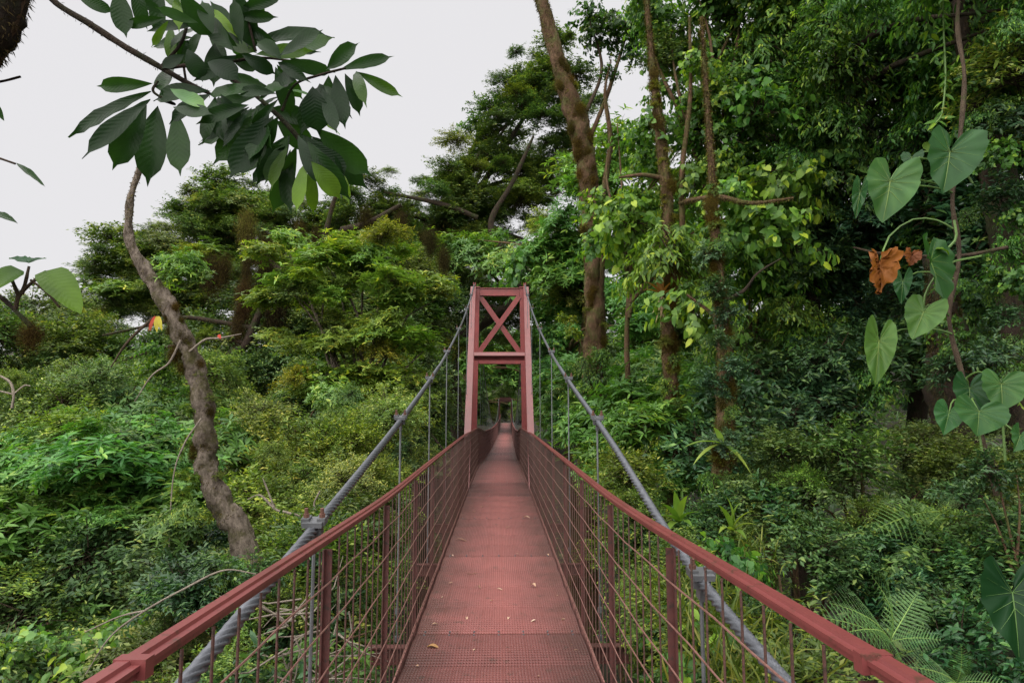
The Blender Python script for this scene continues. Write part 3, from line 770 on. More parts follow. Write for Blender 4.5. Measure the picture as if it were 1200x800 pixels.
plant('leafy_slope_tree', 'mid green tree on the slope right of the tower legs', 'tree',
      [(660, 400, 50, 60, 26, 2), (650, 470, 40, 60, 24, 2), (720, 400, 55, 60, 20, 1.7)], 'lance', 0.9, (0.72, 0.98, 0.85), 1.0, trad=0.18)
plant('far_bank_tree', 'sunlit green tree over the far end of the bridge', 'tree',
      [(545, 440, 40, 60, 64, 5), (640, 440, 40, 60, 66, 5), (590, 425, 55, 45, 72, 5)], 'lance', 2.4, (1.1, 1.25, 0.95), 1.1, trad=0.4)
plant('far_bank_tree', 'dark green tree on the far bank low beside the landing', 'tree',
      [(555, 478, 22, 24, 94, 4), (625, 480, 20, 24, 94, 4), (593, 474, 26, 16, 102, 3)], 'small', 1.8, (0.9, 1.0, 0.8), 1.1, trad=0.3)

# ---- the right side
plant('broad_leaved_tree', 'tree with large bright rounded leaves between the two slim trunks', 'tree',
      [(745, 250, 55, 80, 11.5, 0.9), (800, 200, 60, 90, 11, 0.9), (735, 160, 45, 30, 12.5, 0.7), (820, 330, 50, 60, 10, 0.8), (860, 250, 60, 80, 10, 0.9)], 'round', 0.7, (1.25, 1.25, 0.8), 0.8, trad=0.08)
plant('backing_tree', 'mid green tree on the rising slope behind the slim trunks', 'tree',
      [(790, 330, 90, 90, 24, 2.4), (880, 300, 90, 90, 22, 2.4), (740, 400, 70, 80, 25, 2.2), (960, 350, 90, 100, 20, 2.2)], 'lance', 1.1, (0.75, 0.95, 0.75), 0.9, trad=0.22)
plant('sky_edge_tree', 'dark leafy boughs against the sky at the top right of the tall trunk', 'tree',
      [(820, 70, 60, 60, 11, 0.9), (780, 10, 60, 22, 11, 0.6), (860, 30, 60, 60, 11, .9), (790, 110, 50, 50, 10.6, .7), (850, 140, 50, 50, 10.6, .8)], 'round', 0.6, (0.9, 1.0, 0.75), 0.9, trad=0.09)
plant('canopy_tree', 'dense dark canopy tree filling the upper right', 'tree',
      [(930, 70, 90, 80, 11, 1.1), (1040, 60, 100, 80, 9.5, 1.1), (1150, 90, 90, 90, 9, 1.1), (900, 170, 70, 70, 11, 1.0), (985, 190, 60, 60, 10.5, 1.0), (1165, 50, 50, 70, 7.2, .5), (1000, 120, 120, 110, 13, 1.2), (1150, 110, 100, 130, 12.5, 1.2), (870, 110, 60, 70, 13, 1)], 'hang', 0.72, (0.85, 1.0, 0.8), 1.0, trad=0.16, mat='bark_dark', gaps=-1)
plant('canopy_tree', 'overarching tree whose dark boughs hang in along the top right edge', 'tree',
      [(1150, -150, 260, 110, 8.5, 3.2), (960, -110, 160, 80, 10.5, 2.5), (1320, 0, 160, 160, 8, 3.0), (1180, -20, 90, 40, 7.2, 1.0), (1050, -10, 90, 30, 8.5, 1.0)], 'hang', 1.0, (0.7, 0.85, 0.65), 0.45, trad=0.22, mat='bark_dark', back=1.0, gaps=-1)
plant('shaded_tree', 'deeply shaded tree behind the heart-shaped leaves at the right edge', 'tree',
      [(1080, 250, 110, 110, 10.5, 1.2), (1170, 330, 80, 120, 9.5, 1.0), (1000, 320, 80, 90, 11.5, 1.2), (1140, 200, 70, 70, 10, 1), (1190, 380, 50, 70, 8.5, .6), (1110, 340, 110, 110, 13.5, 1.2), (1180, 440, 80, 80, 12, 1)], 'gloss', 0.7, (0.9, 1.0, 0.85), 1.0, trad=0.2, mat='bark_dark', gaps=-1)
plant('hanging_leaf_tree', 'tree with long drooping green leaves right of the slim mossy trunks', 'tree',
      [(880, 350, 60, 80, 11, 1.0), (930, 280, 60, 60, 11.5, 1), (950, 400, 60, 80, 11, 1)], 'hang', 0.7, (1.1, 1.15, 0.85), 1.0, trad=0.1)
plant('dim_slope_bush', 'dim dark green bush on the slope under the drooping tree', 'bush',
      [(930, 470, 80, 60, 10.5, 1), (1020, 430, 70, 60, 10, 1), (870, 520, 60, 70, 9.5, 0.9), (1000, 470, 60, 40, 9.5, .8)], 'gloss', 0.62, (1.1, 1.2, 1.0), 1.05, trad=0.06)
plant('slope_bush', 'green leafy bush between the tall trunk and the slim trunk above the right cable', 'bush',
      [(735, 470, 50, 60, 14, 1.2), (700, 530, 45, 50, 12, 1), (790, 480, 45, 60, 12, 1), (750, 540, 50, 50, 10, .9), (830, 450, 40, 60, 11.5, 1)], 'lance', 0.66, (0.85, 1.0, 0.85), 1.1, trad=0.06)
plant('olive_slope_shrub', 'broad olive small-leaved shrub sloping down toward the right handrail', 'shrub',
      [(1010, 545, 110, 40, 7.6, 0.9), (1100, 590, 90, 45, 7.0, 0.8), (940, 590, 80, 45, 7.8, 0.8), (1150, 540, 60, 40, 7.4, .8)], 'olive', 0.52, (0.8, 1.05, 0.8), 1.15, trad=0.06)
plant('shaded_shrub', 'shaded green shrub below the olive slope beside the ferns', 'shrub',
      [(960, 660, 90, 50, 7, 0.8), (1060, 670, 80, 50, 6.6, 0.7), (880, 630, 60, 50, 7.4, 0.7), (1150, 660, 70, 60, 6, 0.7), (1150, 760, 80, 50, 5.4, .6)], 'gloss', 0.45, (0.75, 1.0, 0.75), 1.1, trad=0.04, kinds=['gloss', 'small', 'small', 'fine'])
plant('edge_shrub', 'glossy green shrub reaching in from the right edge under the heart leaves', 'shrub',
      [(1170, 570, 50, 35, 5.6, 0.5)], 'gloss', 0.36, (1.0, 1.15, .9), 1.1, trad=0.03)
plant('under_rail_bush', 'tangled bush seen through the right mesh railing', 'bush',
      [(740, 700, 60, 80, 6.0, 0.7), (810, 740, 60, 70, 5.2, .6), (700, 620, 40, 60, 8, .8), (880, 780, 60, 50, 4.4, .5)], 'fine', 0.5, (0.8, 0.9, 0.7), 1.1, trad=0.04)
plant('under_rail_bush', 'broad-leaved bush low behind the right railing near the deck', 'bush',
      [(760, 790, 50, 60, 4.8, 0.5), (720, 760, 30, 60, 5.6, 0.5), (850, 700, 40, 40, 5.2, .4)], 'round', 0.42, (0.85, 1.0, 0.8), 1.1, trad=0.03)

# ---- far-off woods on the hillsides: one mass
def far_wood():
    g = np.random.default_rng(5)
    Ps = []; Ds = []; Ns = []; Ls = []; Ws = []; tv = []
    c = []
    while len(c) < 560:
        y = g.uniform(34, 150); x = g.uniform(-0.95, 0.95)*y
        if abs(x - mid_x(y)) < 4.0 and y < 93: continue
        c.append((x, y))
    for (x, y) in c:
        gz = ground_z(x, y); H = g.uniform(6, 10) + (2 if y > 90 else 0)
        cap = CAM_Z + (0.10 if x < 0 else 0.2)*y*0.9
        z = min(gz + H, cap)
        n = int(150 if y > 80 else 260); R = g.uniform(2.2, 3.6)
        u = nrm(g.normal(size=(n, 3))); u[:, 2] = np.abs(u[:, 2])*1.0 - 0.25
        lob = 1 + 0.25*np.sin(u[:, 0]*5+x)*np.sin(u[:, 1]*6+y)
        Ps.append(np.array([x, y, z-R]) + u*(R*lob*g.uniform(.8, 1.05, n))[:, None])
        D = g.normal(size=(n, 3)); D[:, 2] -= .3; Ds.append(D)
        Ns.append(u + np.array([0, 0, 1.2]) + g.normal(size=(n, 3))*.4)
        s = 0.28+0.0045*y
        Ls.append(g.uniform(.7, 1.3, n)*s*1.7); Ws.append(g.uniform(.7, 1.3, n)*s*0.9); tv.append(np.clip(g.random(n)*0.7+g.uniform(-.2, .3), 0, 1))
    V, F, k = leaves(np.vstack(Ps), np.vstack(Ds), np.vstack(Ns), np.concatenate(Ls), np.concatenate(Ws), K8)
    o = link('distant_wood', mesh('distant_wood', V, T=F, mats=(M['small'],), tint=np.repeat(np.concatenate(tv), k)))
    tag(o, 'far-off wooded hillside beyond the valley', 'wood', kind='stuff'); o.color = (1.0, 1.05, 0.9, 1)
far_wood()

# ---- undergrowth over the valley floor and slopes
def undergrowth():
    g = np.random.default_rng(6); n = 60000
    y = g.uniform(1.0, 60, n)**1.0; x = g.uniform(-0.95, 0.95, n)*(y+3)
    z = np.array([ground_z(a, b) for a, b in zip(x, y)]) + g.uniform(0, .5, n)
    P_ = np.stack([x, y, z], 1); D = g.normal(size=(n, 3)); D[:, 2] = np.abs(D[:, 2])*0.5
    N = g.normal(size=(n, 3))*.5+np.array([0, 0, 1.0]); L = g.uniform(.2, .5, n)
    V, F, k = leaves(P_, D, N, L, L*g.uniform(.25, .5, n), K4)
    o = link('undergrowth', mesh('undergrowth', V, T=F, mats=(M['small'],), tint=np.repeat(g.random(n)*.8, k)))
    tag(o, 'low leafy ground cover over the valley slopes', 'ground cover', kind='stuff')
undergrowth()

# ------------------------------------------------------------------ single trunks
def px_trunk(name, label, cat, pts, widths, Y, mat, moss_n=2500, mossL=0.06, mossW=0.02, ground=True, n=16, moss_tint=1.0, rough=0.2, group=None):
    """pts: photo pixels along the trunk from top to foot (optionally with own distance); widths: full width in pixels"""
    W = []; R = []
    for q, w in zip(pts, widths):
        yy = q[2] if len(q) > 2 else Y
        W.append(P(q[0], q[1], yy)); R.append(w/2/ppm(yy))
    if ground:
        last = W[-1]; gz = ground_z(last.x, last.y) - 0.2
        if gz < last.z - 0.5:
            dv = (W[-1]-W[-2]); dv = dv/max(1e-3, abs(dv.z)); h = last.z-gz
            W.append(last + Vector((dv.x*h*0.22, dv.y*h*0.22, -h*0.35))); R.append(R[-1]*1.06)
            W.append(last + Vector((dv.x*h*0.36, dv.y*h*0.36, -h*0.7))); R.append(R[-1]*1.08)
            W.append(last + Vector((dv.x*h*0.42, dv.y*h*0.42, -h))); R.append(R[-1]*1.3)
    foot = W[-1] if ground else W[0]
    root = empty(name, tuple(foot), label, cat, group)
    t, A = trunk(root, W, R, M[mat], n=n, steps=len(W)*16, rough=rough, seed=int(pts[0][0]))
    if moss_n: moss_coat(root, A, moss_n*3, mossL, mossW, seed=int(pts[0][0]), tint_hi=moss_tint)
    return root, A, R

def limb_px(root, pts, widths, Y, mat, name='limb', moss_n=0, **kw):
    W = [P(q[0], q[1], q[2] if len(q) > 2 else Y) for q in pts]; R = [w/2/ppm(q[2] if len(q) > 2 else Y) for q, w in zip(pts, widths)]
    o, A = trunk(root, W, R, M[mat], name, n=7, steps=len(W)*7, **kw)
    if moss_n: moss_coat(root, A, moss_n, 0.05, 0.018, seed=int(pts[0][0]))
    return A

LT, _A, _ = px_trunk('leaning_tree', 'crooked pale tree trunk leaning over the valley, bare at the top', 'tree',
    [(167, 186), (152, 240), (154, 288), (186, 340), (214, 395), (234, 450), (241, 510), (243, 552), (266, 605), (292, 655)], [5.2, 8.2, 11.1, 17.7, 20.0, 22.2, 23.0, 24.4, 25.1, 26.7], 6.0, 'bark_grey', 900, 0.035, 0.02, moss_tint=.8)
for k in range(30):
    t = int(len(_A)*rnd.choice((.3, .31, .33, .35, .38, .45, .5, .55, .6, .66))); put_clump(LT, rnd.choice(('moss', 'moss', 'fine')), Vector(_A[t, :3]) + Vector((rnd.uniform(-1.1, 1.1)*_A[t, 3], -_A[t, 3]*.5, rnd.uniform(-.1, .1))), rnd.uniform(.035, .075), (.8, .75, .5), .3, name='moss')
limb_px(LT, [(212, 398), (198, 425), (178, 440), (158, 470)], [3, 2.4, 2, 1], 5.9, 'deadwood'); limb_px(LT, [(222, 412), (240, 398), (258, 396), (283, 391)], [3, 2.4, 2, 1], 5.9, 'deadwood')
limb_px(LT, [(236, 490), (216, 520), (203, 560), (198, 640)], [2.4, 2, 1.6, 1], 5.8, 'deadwood'); limb_px(LT, [(180, 372), (150, 400), (130, 430)], [4, 3, 1.5], 5.9, 'twig')
TT, _A, _ = px_trunk('tall_mossy_tree', 'tallest mossy brown trunk right of the tower, running out of the top of the frame', 'tree',
    [(612, -60), (634, 0), (655, 75), (676, 140), (688, 200), (694, 280), (697, 360), (696, 440), (692, 520)], [12.9, 15.5, 18.9, 24.9, 23.2, 21.5, 22.4, 26.7, 29.2], 13, 'bark_moss', 6000, 0.09, 0.025)
limb_px(TT, [(690, 165), (712, 110), (737, 32)], [6, 5, 3], 13, 'bark_moss'); limb_px(TT, [(688, 130), (705, 80), (690, 20)], [5, 4, 2], 13, 'twig')
limb_px(TT, [(700, 270), (708, 220), (715, 165), (709, 110), (716, 70)], [8, 7, 6, 4, 1], 12.8, 'bark_moss', moss_n=1800)
limb_px(TT, [(700, 410), (704, 330), (708, 270)], [9, 8, 7], 12.9, 'bark_moss', moss_n=1800)
for (x, y, q) in ((738, 30, .5), (722, 48, .4), (700, 40, .4), (692, 18, .4), (715, 20, .4), (756, 40, .4), (742, 62, .3), (715, 85, .3), (775, 30, .45)): put_clump(TT, 'round', P(x, y, 12.9), q, (.5, .6, .5), .6)
for k in range(70):
    t = rnd.randrange(len(_A)//6, len(_A)*5//6); put_clump(TT, rnd.choice(('moss', 'moss', 'fine')), Vector(_A[t, :3]) + Vector((rnd.uniform(-1, 1)*_A[t, 3], -_A[t, 3]*.7, 0)), rnd.uniform(.07, .14), (1.1, 1.0, .6), .3, name='moss')
ST, _A, _ = px_trunk('slim_mossy_tree', 'slim mossy trunk carrying the bromeliad, second from the tower', 'tree',
    [(754, -40), (762, 50), (768, 110), (775, 170), (782, 240), (784, 310), (782, 380), (786, 450), (788, 520), (786, 600)], [3.3, 6.6, 9.8, 12.3, 13.1, 13.9, 13.9, 15.6, 17.2, 18.9], 10, 'bark_moss', 5200, 0.08, 0.022)
for k in range(70):
    t = rnd.randrange(len(_A)//8, len(_A)*5//6); put_clump(ST, rnd.choice(('moss', 'moss', 'fine')), Vector(_A[t, :3]) + Vector((rnd.uniform(-1, 1)*_A[t, 3], -_A[t, 3]*.7, 0)), rnd.uniform(.06, .12), (1.2, 1.0, .6), .3, name='moss')
limb_px(ST, [(790, 330), (799, 270), (799, 200), (809, 110), (808, 20)], [7, 7, 6, 5, 3], 9.9, 'bark_moss', moss_n=2200); limb_px(ST, [(782, 210), (755, 205), (725, 208)], [6, 5, 3], 10, 'bark_moss')
RT, _A, _ = px_trunk('leaf_clad_tree', 'mossy trunk wrapped in climbing leaves, third and rightmost of the slim trunks', 'tree',
    [(822, 20), (828, 110), (834, 200), (837, 260), (842, 330), (848, 400), (850, 470), (846, 540), (844, 610), (842, 660)], [3.1, 5.5, 7.8, 9.4, 13.3, 16.4, 18.7, 19.5, 20.3, 21.8], 8, 'bark_moss', 5200, 0.07, 0.022)
for k in range(70):
    t = rnd.randrange(len(_A)//6, len(_A)*5//6); put_clump(RT, rnd.choice(('moss', 'moss', 'fine', 'hang')), Vector(_A[t, :3]) + Vector((rnd.uniform(-1, 1)*_A[t, 3], -_A[t, 3]*.7, 0)), rnd.uniform(.06, .11), (1.0, 1.0, .6), .3, name='moss')
limb_px(ST, [(797, 238, 9.9), (818, 233, 9.3), (845, 231, 8.8), (880, 238, 8.6), (930, 232, 8.4)], [5, 6, 6, 5, 3], 8.2, 'bark_moss', moss_n=1500); limb_px(RT, [(850, 352), (872, 340), (888, 320), (915, 303)], [5, 4, 3, 2], 8, 'bark_dark')
limb_px(RT, [(846, 400), (835, 370), (805, 345)], [7, 5, 3], 8, 'bark_moss')
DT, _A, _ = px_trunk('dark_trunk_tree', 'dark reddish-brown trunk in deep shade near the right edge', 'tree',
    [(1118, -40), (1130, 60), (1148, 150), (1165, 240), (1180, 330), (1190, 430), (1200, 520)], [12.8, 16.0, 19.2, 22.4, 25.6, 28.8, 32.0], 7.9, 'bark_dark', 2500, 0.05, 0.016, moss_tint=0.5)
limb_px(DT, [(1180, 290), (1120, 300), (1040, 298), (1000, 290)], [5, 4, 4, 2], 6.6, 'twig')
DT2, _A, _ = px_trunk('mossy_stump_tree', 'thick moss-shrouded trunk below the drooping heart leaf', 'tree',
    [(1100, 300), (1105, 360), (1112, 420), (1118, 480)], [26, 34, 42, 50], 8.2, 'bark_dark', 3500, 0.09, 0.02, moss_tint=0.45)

# ---- big limbs of the umbrella and gnarled trees, hung with moss
def mossy_limbs():
    U = empty('moss_draped_tree', tuple(P(300, 470, 20)), 'tree with dark moss-draped limbs and a hanging column of brown moss', 'tree')
    gz = ground_z(U.location.x, U.location.y); U.location.z = gz
    trunk(U, [Vector((U.location.x, 20, gz-0.2)), P(262, 470, 20), P(290, 400, 20), P(330, 320, 20), P(400, 270, 20)], [0.2, 0.13, 0.11, 0.1, 0.06], M['bark_dark'], seed=3)
    for pts, w in (([(296, 384), (250, 376), (215, 372), (180, 380), (120, 393)], [6, 5, 5, 4, 2]), ([(290, 402), (240, 396), (210, 404), (180, 410), (120, 432)], [6, 5, 4, 3, 1.5]), ([(330, 320), (300, 290), (285, 270)], [9, 7, 5]), ([(400, 270), (430, 262), (470, 240)], [9, 8, 5]), ([(380, 280), (390, 240), (400, 215)], [7, 5, 3])):
        limb_px(U, pts, w, 20, 'bark_dark', moss_n=1500)
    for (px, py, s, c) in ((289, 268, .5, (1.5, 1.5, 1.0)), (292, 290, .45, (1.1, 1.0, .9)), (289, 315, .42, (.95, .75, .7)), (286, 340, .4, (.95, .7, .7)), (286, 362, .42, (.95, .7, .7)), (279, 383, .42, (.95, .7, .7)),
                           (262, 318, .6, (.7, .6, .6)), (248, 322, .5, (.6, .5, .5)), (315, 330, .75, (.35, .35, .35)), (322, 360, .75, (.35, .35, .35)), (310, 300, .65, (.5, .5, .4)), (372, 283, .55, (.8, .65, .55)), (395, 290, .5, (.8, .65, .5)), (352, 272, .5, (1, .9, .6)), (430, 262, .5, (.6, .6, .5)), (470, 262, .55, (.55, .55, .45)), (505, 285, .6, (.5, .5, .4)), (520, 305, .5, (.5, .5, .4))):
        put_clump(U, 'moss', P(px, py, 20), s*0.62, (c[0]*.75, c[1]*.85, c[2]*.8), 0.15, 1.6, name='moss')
    G = empty('twisted_limb_tree', tuple(P(492, 520, 29)), 'old tree of twisting dark limbs directly behind the tower top', 'tree'); gz = ground_z(G.location.x, G.location.y); G.location.z = gz
    for pts, w in (([(590, 364), (602, 350), (614, 335), (640, 300)], [12, 12, 11, 7]), ([(612, 335), (600, 315), (560, 300), (520, 290), (480, 300)], [11, 10, 8, 7, 4]), ([(590, 370), (560, 345), (540, 310), (520, 280)], [9, 8, 6, 4]), ([(640, 300), (680, 270), (730, 240)], [7, 5, 3]), ([(620, 325), (655, 318), (690, 280)], [8, 6, 3]), ([(540, 310), (505, 320), (470, 345)], [6, 5, 3]), ([(560, 255), (520, 240), (450, 225)], [6, 6, 3]), ([(600, 315), (575, 265), (600, 215), (625, 160)], [9, 7, 6, 3]), ([(520, 350), (490, 380), (470, 420)], [10, 8, 5])):
        limb_px(G, pts, w, 29, 'bark_dark', moss_n=1500)
    trunk(G, [Vector((G.location.x, 29, gz-0.2)), P(497, 540, 29), P(506, 460, 29), P(540, 400, 29), P(590, 362, 29)], [0.5, 0.42, 0.36, 0.32, 0.22], M['bark_dark'])
    for (px, py, s) in ((540, 290, .7), (520, 300, .7), (500, 285, .7), (470, 395, .9), (455, 410, .9), (485, 360, .8), (560, 330, .6), (640, 300, .6), (600, 310, .5), (575, 300, .6)):
        put_clump(G, 'moss', P(px, py, 29), s, (.5, .5, .35), 0.15, 1.1, name='moss')
mossy_limbs()

# ------------------------------------------------------------------ large single leaves
def leaf_blade(name, parent, base, tip, width, mat, nhint, tint=0.3, fold=0.25, curl=0.12, shape='obovate', wavy=0.03, color=(1, 1, 1), seed=0):
    """one blade, folded at the midrib and drooping to its tip"""
    g = random.Random(seed)
    base, tip = Vector(base), Vector(tip); d = tip-base; L = d.length; d.normalize()
    N = Vector(nhint); N = (N - d*N.dot(d)).normalized(); S = N.cross(d)
    nu, V, F, uv = 10, [], [], []
    for i in range(nu+1):
        u = i/nu
        if shape == 'obovate': w = (math.sin(PI*min(1, u**1.1))**0.8*(0.8+0.3*u) if u < 0.9 else 0.16*(1-u)/0.1) if u < 1 else 0
        elif shape == 'lance': w = math.sin(PI*u**0.8)**0.9
        else: w = math.sin(PI*u**0.62)**0.6
        w *= width/2; ph = g.uniform(0, 6)
        for k, v in enumerate((-1, -0.5, 0, 0.5, 1)):
            z = fold*abs(v)*w + curl*L*(4*u*(1-u))*0.5 - wavy*L*math.sin(u*14+v*2+ph)*abs(v)
            V.append(tuple(base + d*(u*L) + S*(v*w) + N*z)); uv.append((u, v))
    for i in range(nu):
        for k in range(4): F.append((i*5+k, i*5+k+1, i*5+6+k, i*5+5+k))
    me = mesh(name, V, polys=F, mats=(mat,), tint=[tint+0.12*(x[0]-.5) for x in uv], smooth=True)
    lay = me.uv_layers.new(name='UVMap')
    vi = np.zeros(len(me.loops), dtype=np.int32); me.loops.foreach_get('vertex_index', vi)
    lay.data.foreach_set('uv', np.array(uv, dtype=np.float32)[vi].ravel())
    o = link(name, me, parent, world_coords=True); o.color = (*color, 1)
    return o

# the tree overhanging the top left corner
OT = empty('overhanging_tree', tuple(P(-60, -260, 2.3)), 'tree reaching in at the top left with long dark leaves in whorls', 'tree')
_o = Vector((P(-190, 400, 2.4).x, 2.4, ground_z(-2, 2.4)))
OT.location = _o
trunk(OT, [_o - Vector((0, 0, .2)), _o + Vector((0.0, 0, 4)), P(-150, 250, 2.4), P(-60, 110, 2.35), P(-12, 30, 2.3), P(15, -50, 2.3), P(30, -220, 2.3)], [.15, .12, .11, .09, .075, .07, .05], M['bark_moss'], seed=4, n=10, steps=60)
_t, _A = trunk(OT, [P(-30, 60, 2.3), P(-8, 30, 2.3), P(18, -50, 2.3)], [.07, .078, .078], M['bark_dark'], name='limb', seed=5); moss_coat(OT, _A, 700, 0.045, 0.01, seed=2, tint_hi=.5)
_A = limb_px(OT, [(40, -30), (65, 3), (105, 28), (150, 57), (190, 80), (225, 100), (246, 110)], [9, 8, 8, 8, 7, 6, 4], 2.3, 'bark_dark'); moss_coat(OT, _A, 160, 0.02, 0.006, seed=3, tint_hi=.4)
limb_px(OT, [(190, 80), (240, 78), (290, 105), (330, 140), (352, 165), (372, 195)], [5, 5, 5, 6, 6, 4], 2.25, 'bark_dark'); limb_px(OT, [(190, 78), (215, 45), (222, 0), (228, -40)], [5, 4, 4, 4], 2.3, 'bark_dark')
limb_px(OT, [(240, 78), (285, 70), (310, 68), (345, 72)], [4, 4, 3, 2], 2.3, 'bark_dark'); limb_px(OT, [(330, 130), (345, 100), (375, 88), (405, 80)], [4, 3, 3, 2], 2.2, 'bark_dark')
limb_px(OT, [(185, 95), (180, 108), (205, 122), (190, 118)], [3, 3, 2, 2], 2.3, 'bark_dark'); limb_px(OT, [(225, -40), (280, 0), (300, 60)], [4, 4, 3], 2.25, 'bark_dark')
limb_px(OT, [(215, 75), (217, 90), (220, 110)], [3, 3, 2], 2.3, 'bark_dark')
z1 = 1/2.9625
BL = []   # base, tip, width in photo pixels, tone (0 dark, 1 bright), distance
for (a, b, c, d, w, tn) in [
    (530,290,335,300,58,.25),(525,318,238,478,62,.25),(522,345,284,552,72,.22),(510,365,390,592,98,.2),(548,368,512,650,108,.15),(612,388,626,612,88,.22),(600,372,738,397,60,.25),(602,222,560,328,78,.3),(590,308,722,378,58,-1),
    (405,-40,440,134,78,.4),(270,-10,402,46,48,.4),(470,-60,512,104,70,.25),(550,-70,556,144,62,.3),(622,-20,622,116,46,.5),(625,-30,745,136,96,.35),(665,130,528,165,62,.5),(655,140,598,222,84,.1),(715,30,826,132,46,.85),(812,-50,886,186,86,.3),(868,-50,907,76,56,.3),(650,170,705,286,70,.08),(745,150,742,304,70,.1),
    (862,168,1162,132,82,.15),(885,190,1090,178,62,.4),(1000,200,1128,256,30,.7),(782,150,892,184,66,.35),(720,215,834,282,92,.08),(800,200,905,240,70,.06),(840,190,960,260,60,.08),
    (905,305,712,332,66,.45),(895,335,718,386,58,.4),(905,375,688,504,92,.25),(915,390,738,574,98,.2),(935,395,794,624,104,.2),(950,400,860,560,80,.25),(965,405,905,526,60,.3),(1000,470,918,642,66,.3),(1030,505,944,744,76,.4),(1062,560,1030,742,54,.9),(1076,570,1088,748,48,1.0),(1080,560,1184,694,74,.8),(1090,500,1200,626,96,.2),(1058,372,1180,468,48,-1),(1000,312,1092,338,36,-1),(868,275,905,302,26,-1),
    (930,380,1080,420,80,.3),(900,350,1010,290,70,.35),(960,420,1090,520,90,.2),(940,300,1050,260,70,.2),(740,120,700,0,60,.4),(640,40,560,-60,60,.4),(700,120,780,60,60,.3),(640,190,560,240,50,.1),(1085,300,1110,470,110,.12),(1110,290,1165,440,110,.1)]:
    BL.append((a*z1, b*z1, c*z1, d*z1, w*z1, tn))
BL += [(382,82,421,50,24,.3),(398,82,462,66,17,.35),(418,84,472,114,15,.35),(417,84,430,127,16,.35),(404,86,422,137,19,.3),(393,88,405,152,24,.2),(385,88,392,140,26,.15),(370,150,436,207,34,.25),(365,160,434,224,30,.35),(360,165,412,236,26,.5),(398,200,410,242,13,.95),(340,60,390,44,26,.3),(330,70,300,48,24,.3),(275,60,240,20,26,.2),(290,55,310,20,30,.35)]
for (hx, hy, a0, a1, n, L_, tn) in ((255, 105, 60, 170, 6, 62, .15), (300, 120, 70, 160, 6, 66, .18), (285, 60, 150, 260, 6, 58, .25), (320, 70, -30, 70, 6, 60, .12), (240, 30, 60, 200, 6, 55, .3), (345, 150, 40, 120, 5, 70, .22), (375, 95, 50, 130, 5, 58, .12), (330, 110, 120, 200, 5, 60, .2), (270, 20, -20, 80, 5, 60, .3), (340, 165, 90, 150, 4, 70, .3), (200, 20, 90, 200, 4, 50, .35)):
    for q in range(n):
        a = math.radians(a0 + (a1-a0)*(q+rnd.uniform(-.2, .2))/(n-1)); L = L_*rnd.uniform(.8, 1.25); o_ = L*0.12
        if rnd.random() < .25: continue
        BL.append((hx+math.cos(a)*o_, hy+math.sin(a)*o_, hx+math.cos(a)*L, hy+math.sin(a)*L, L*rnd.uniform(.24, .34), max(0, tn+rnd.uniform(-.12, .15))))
for i, (ax, ay, bx_, by_, w, tn) in enumerate(BL):
    yy = 2.25 + rnd.uniform(-0.16, 0.16); y2 = yy + rnd.uniform(-0.10, 0.10)
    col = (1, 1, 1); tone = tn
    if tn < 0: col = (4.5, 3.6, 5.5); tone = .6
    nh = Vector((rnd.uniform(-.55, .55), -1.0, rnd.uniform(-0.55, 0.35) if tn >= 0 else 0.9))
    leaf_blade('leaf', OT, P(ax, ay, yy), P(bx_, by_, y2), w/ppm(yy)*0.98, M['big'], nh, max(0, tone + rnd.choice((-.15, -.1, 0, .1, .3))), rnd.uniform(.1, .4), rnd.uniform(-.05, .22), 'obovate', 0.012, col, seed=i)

# sprig at the left edge with its dried tuft
SP = empty('leafy_sprig', tuple(P(-40, 330, 2.2)), 'leafy sprig with two wide translucent leaves at the left edge', 'sprig')
limb_px(SP, [(-40, 330), (0, 348), (22, 368), (37, 383)], [5, 5, 5, 6], 2.2, 'bark_dark', name='twig'); limb_px(SP, [(18, 362), (22, 347), (33, 335), (53, 318)], [5, 5, 4, 3], 2.2, 'round' if False else 'twig', name='twig')
limb_px(SP, [(36, 328), (55, 343), (70, 360)], [2, 2, 2], 2.2, 'twig', name='twig'); limb_px(SP, [(25, 345), (30, 330), (34, 312)], [5, 4, 3], 2.2, 'twig', name='twig'); limb_px(SP, [(22, 347), (14, 328), (8, 315)], [5, 4, 3], 2.2, 'twig', name='twig')
leaf_blade('leaf', SP, P(54, 317, 2.2), P(95, 368, 2.15), 36/ppm(2.2), M['big'], (0.3, -0.8, 0.5), .8, 0.35, 0.1, 'oval', 0.01, seed=1)
leaf_blade('leaf', SP, P(28, 318, 2.2), P(-14, 344, 2.15), 36/ppm(2.2), M['big'], (-0.1, -0.8, 0.5), .7, 0.35, 0.1, 'oval', 0.01, seed=2)
leaf_blade('leaf', SP, P(34, 308, 2.2), P(12, 303, 2.3), 16/ppm(2.2), M['big'], (0, -0.5, 0.9), .45, 0.3, 0.05, 'oval', 0.02, (1.3, 1.5, 2.2), seed=3)
leaf_blade('leaf', SP, P(34, 308, 2.2), P(54, 303, 2.3), 14/ppm(2.2), M['big'], (0, -0.5, 0.9), .45, 0.3, 0.05, 'oval', 0.02, (1.3, 1.5, 2.2), seed=4)
put_clump(SP, 'moss', P(36, 393, 2.2), 0.055, (.8, .7, .6), 0.1, 1.0, name='dried_tuft')
SP2 = empty('twig_ends', tuple(P(-60, 150, 2.4)), 'bare twig and stray narrow leaves at the left edge against the sky', 'twig')
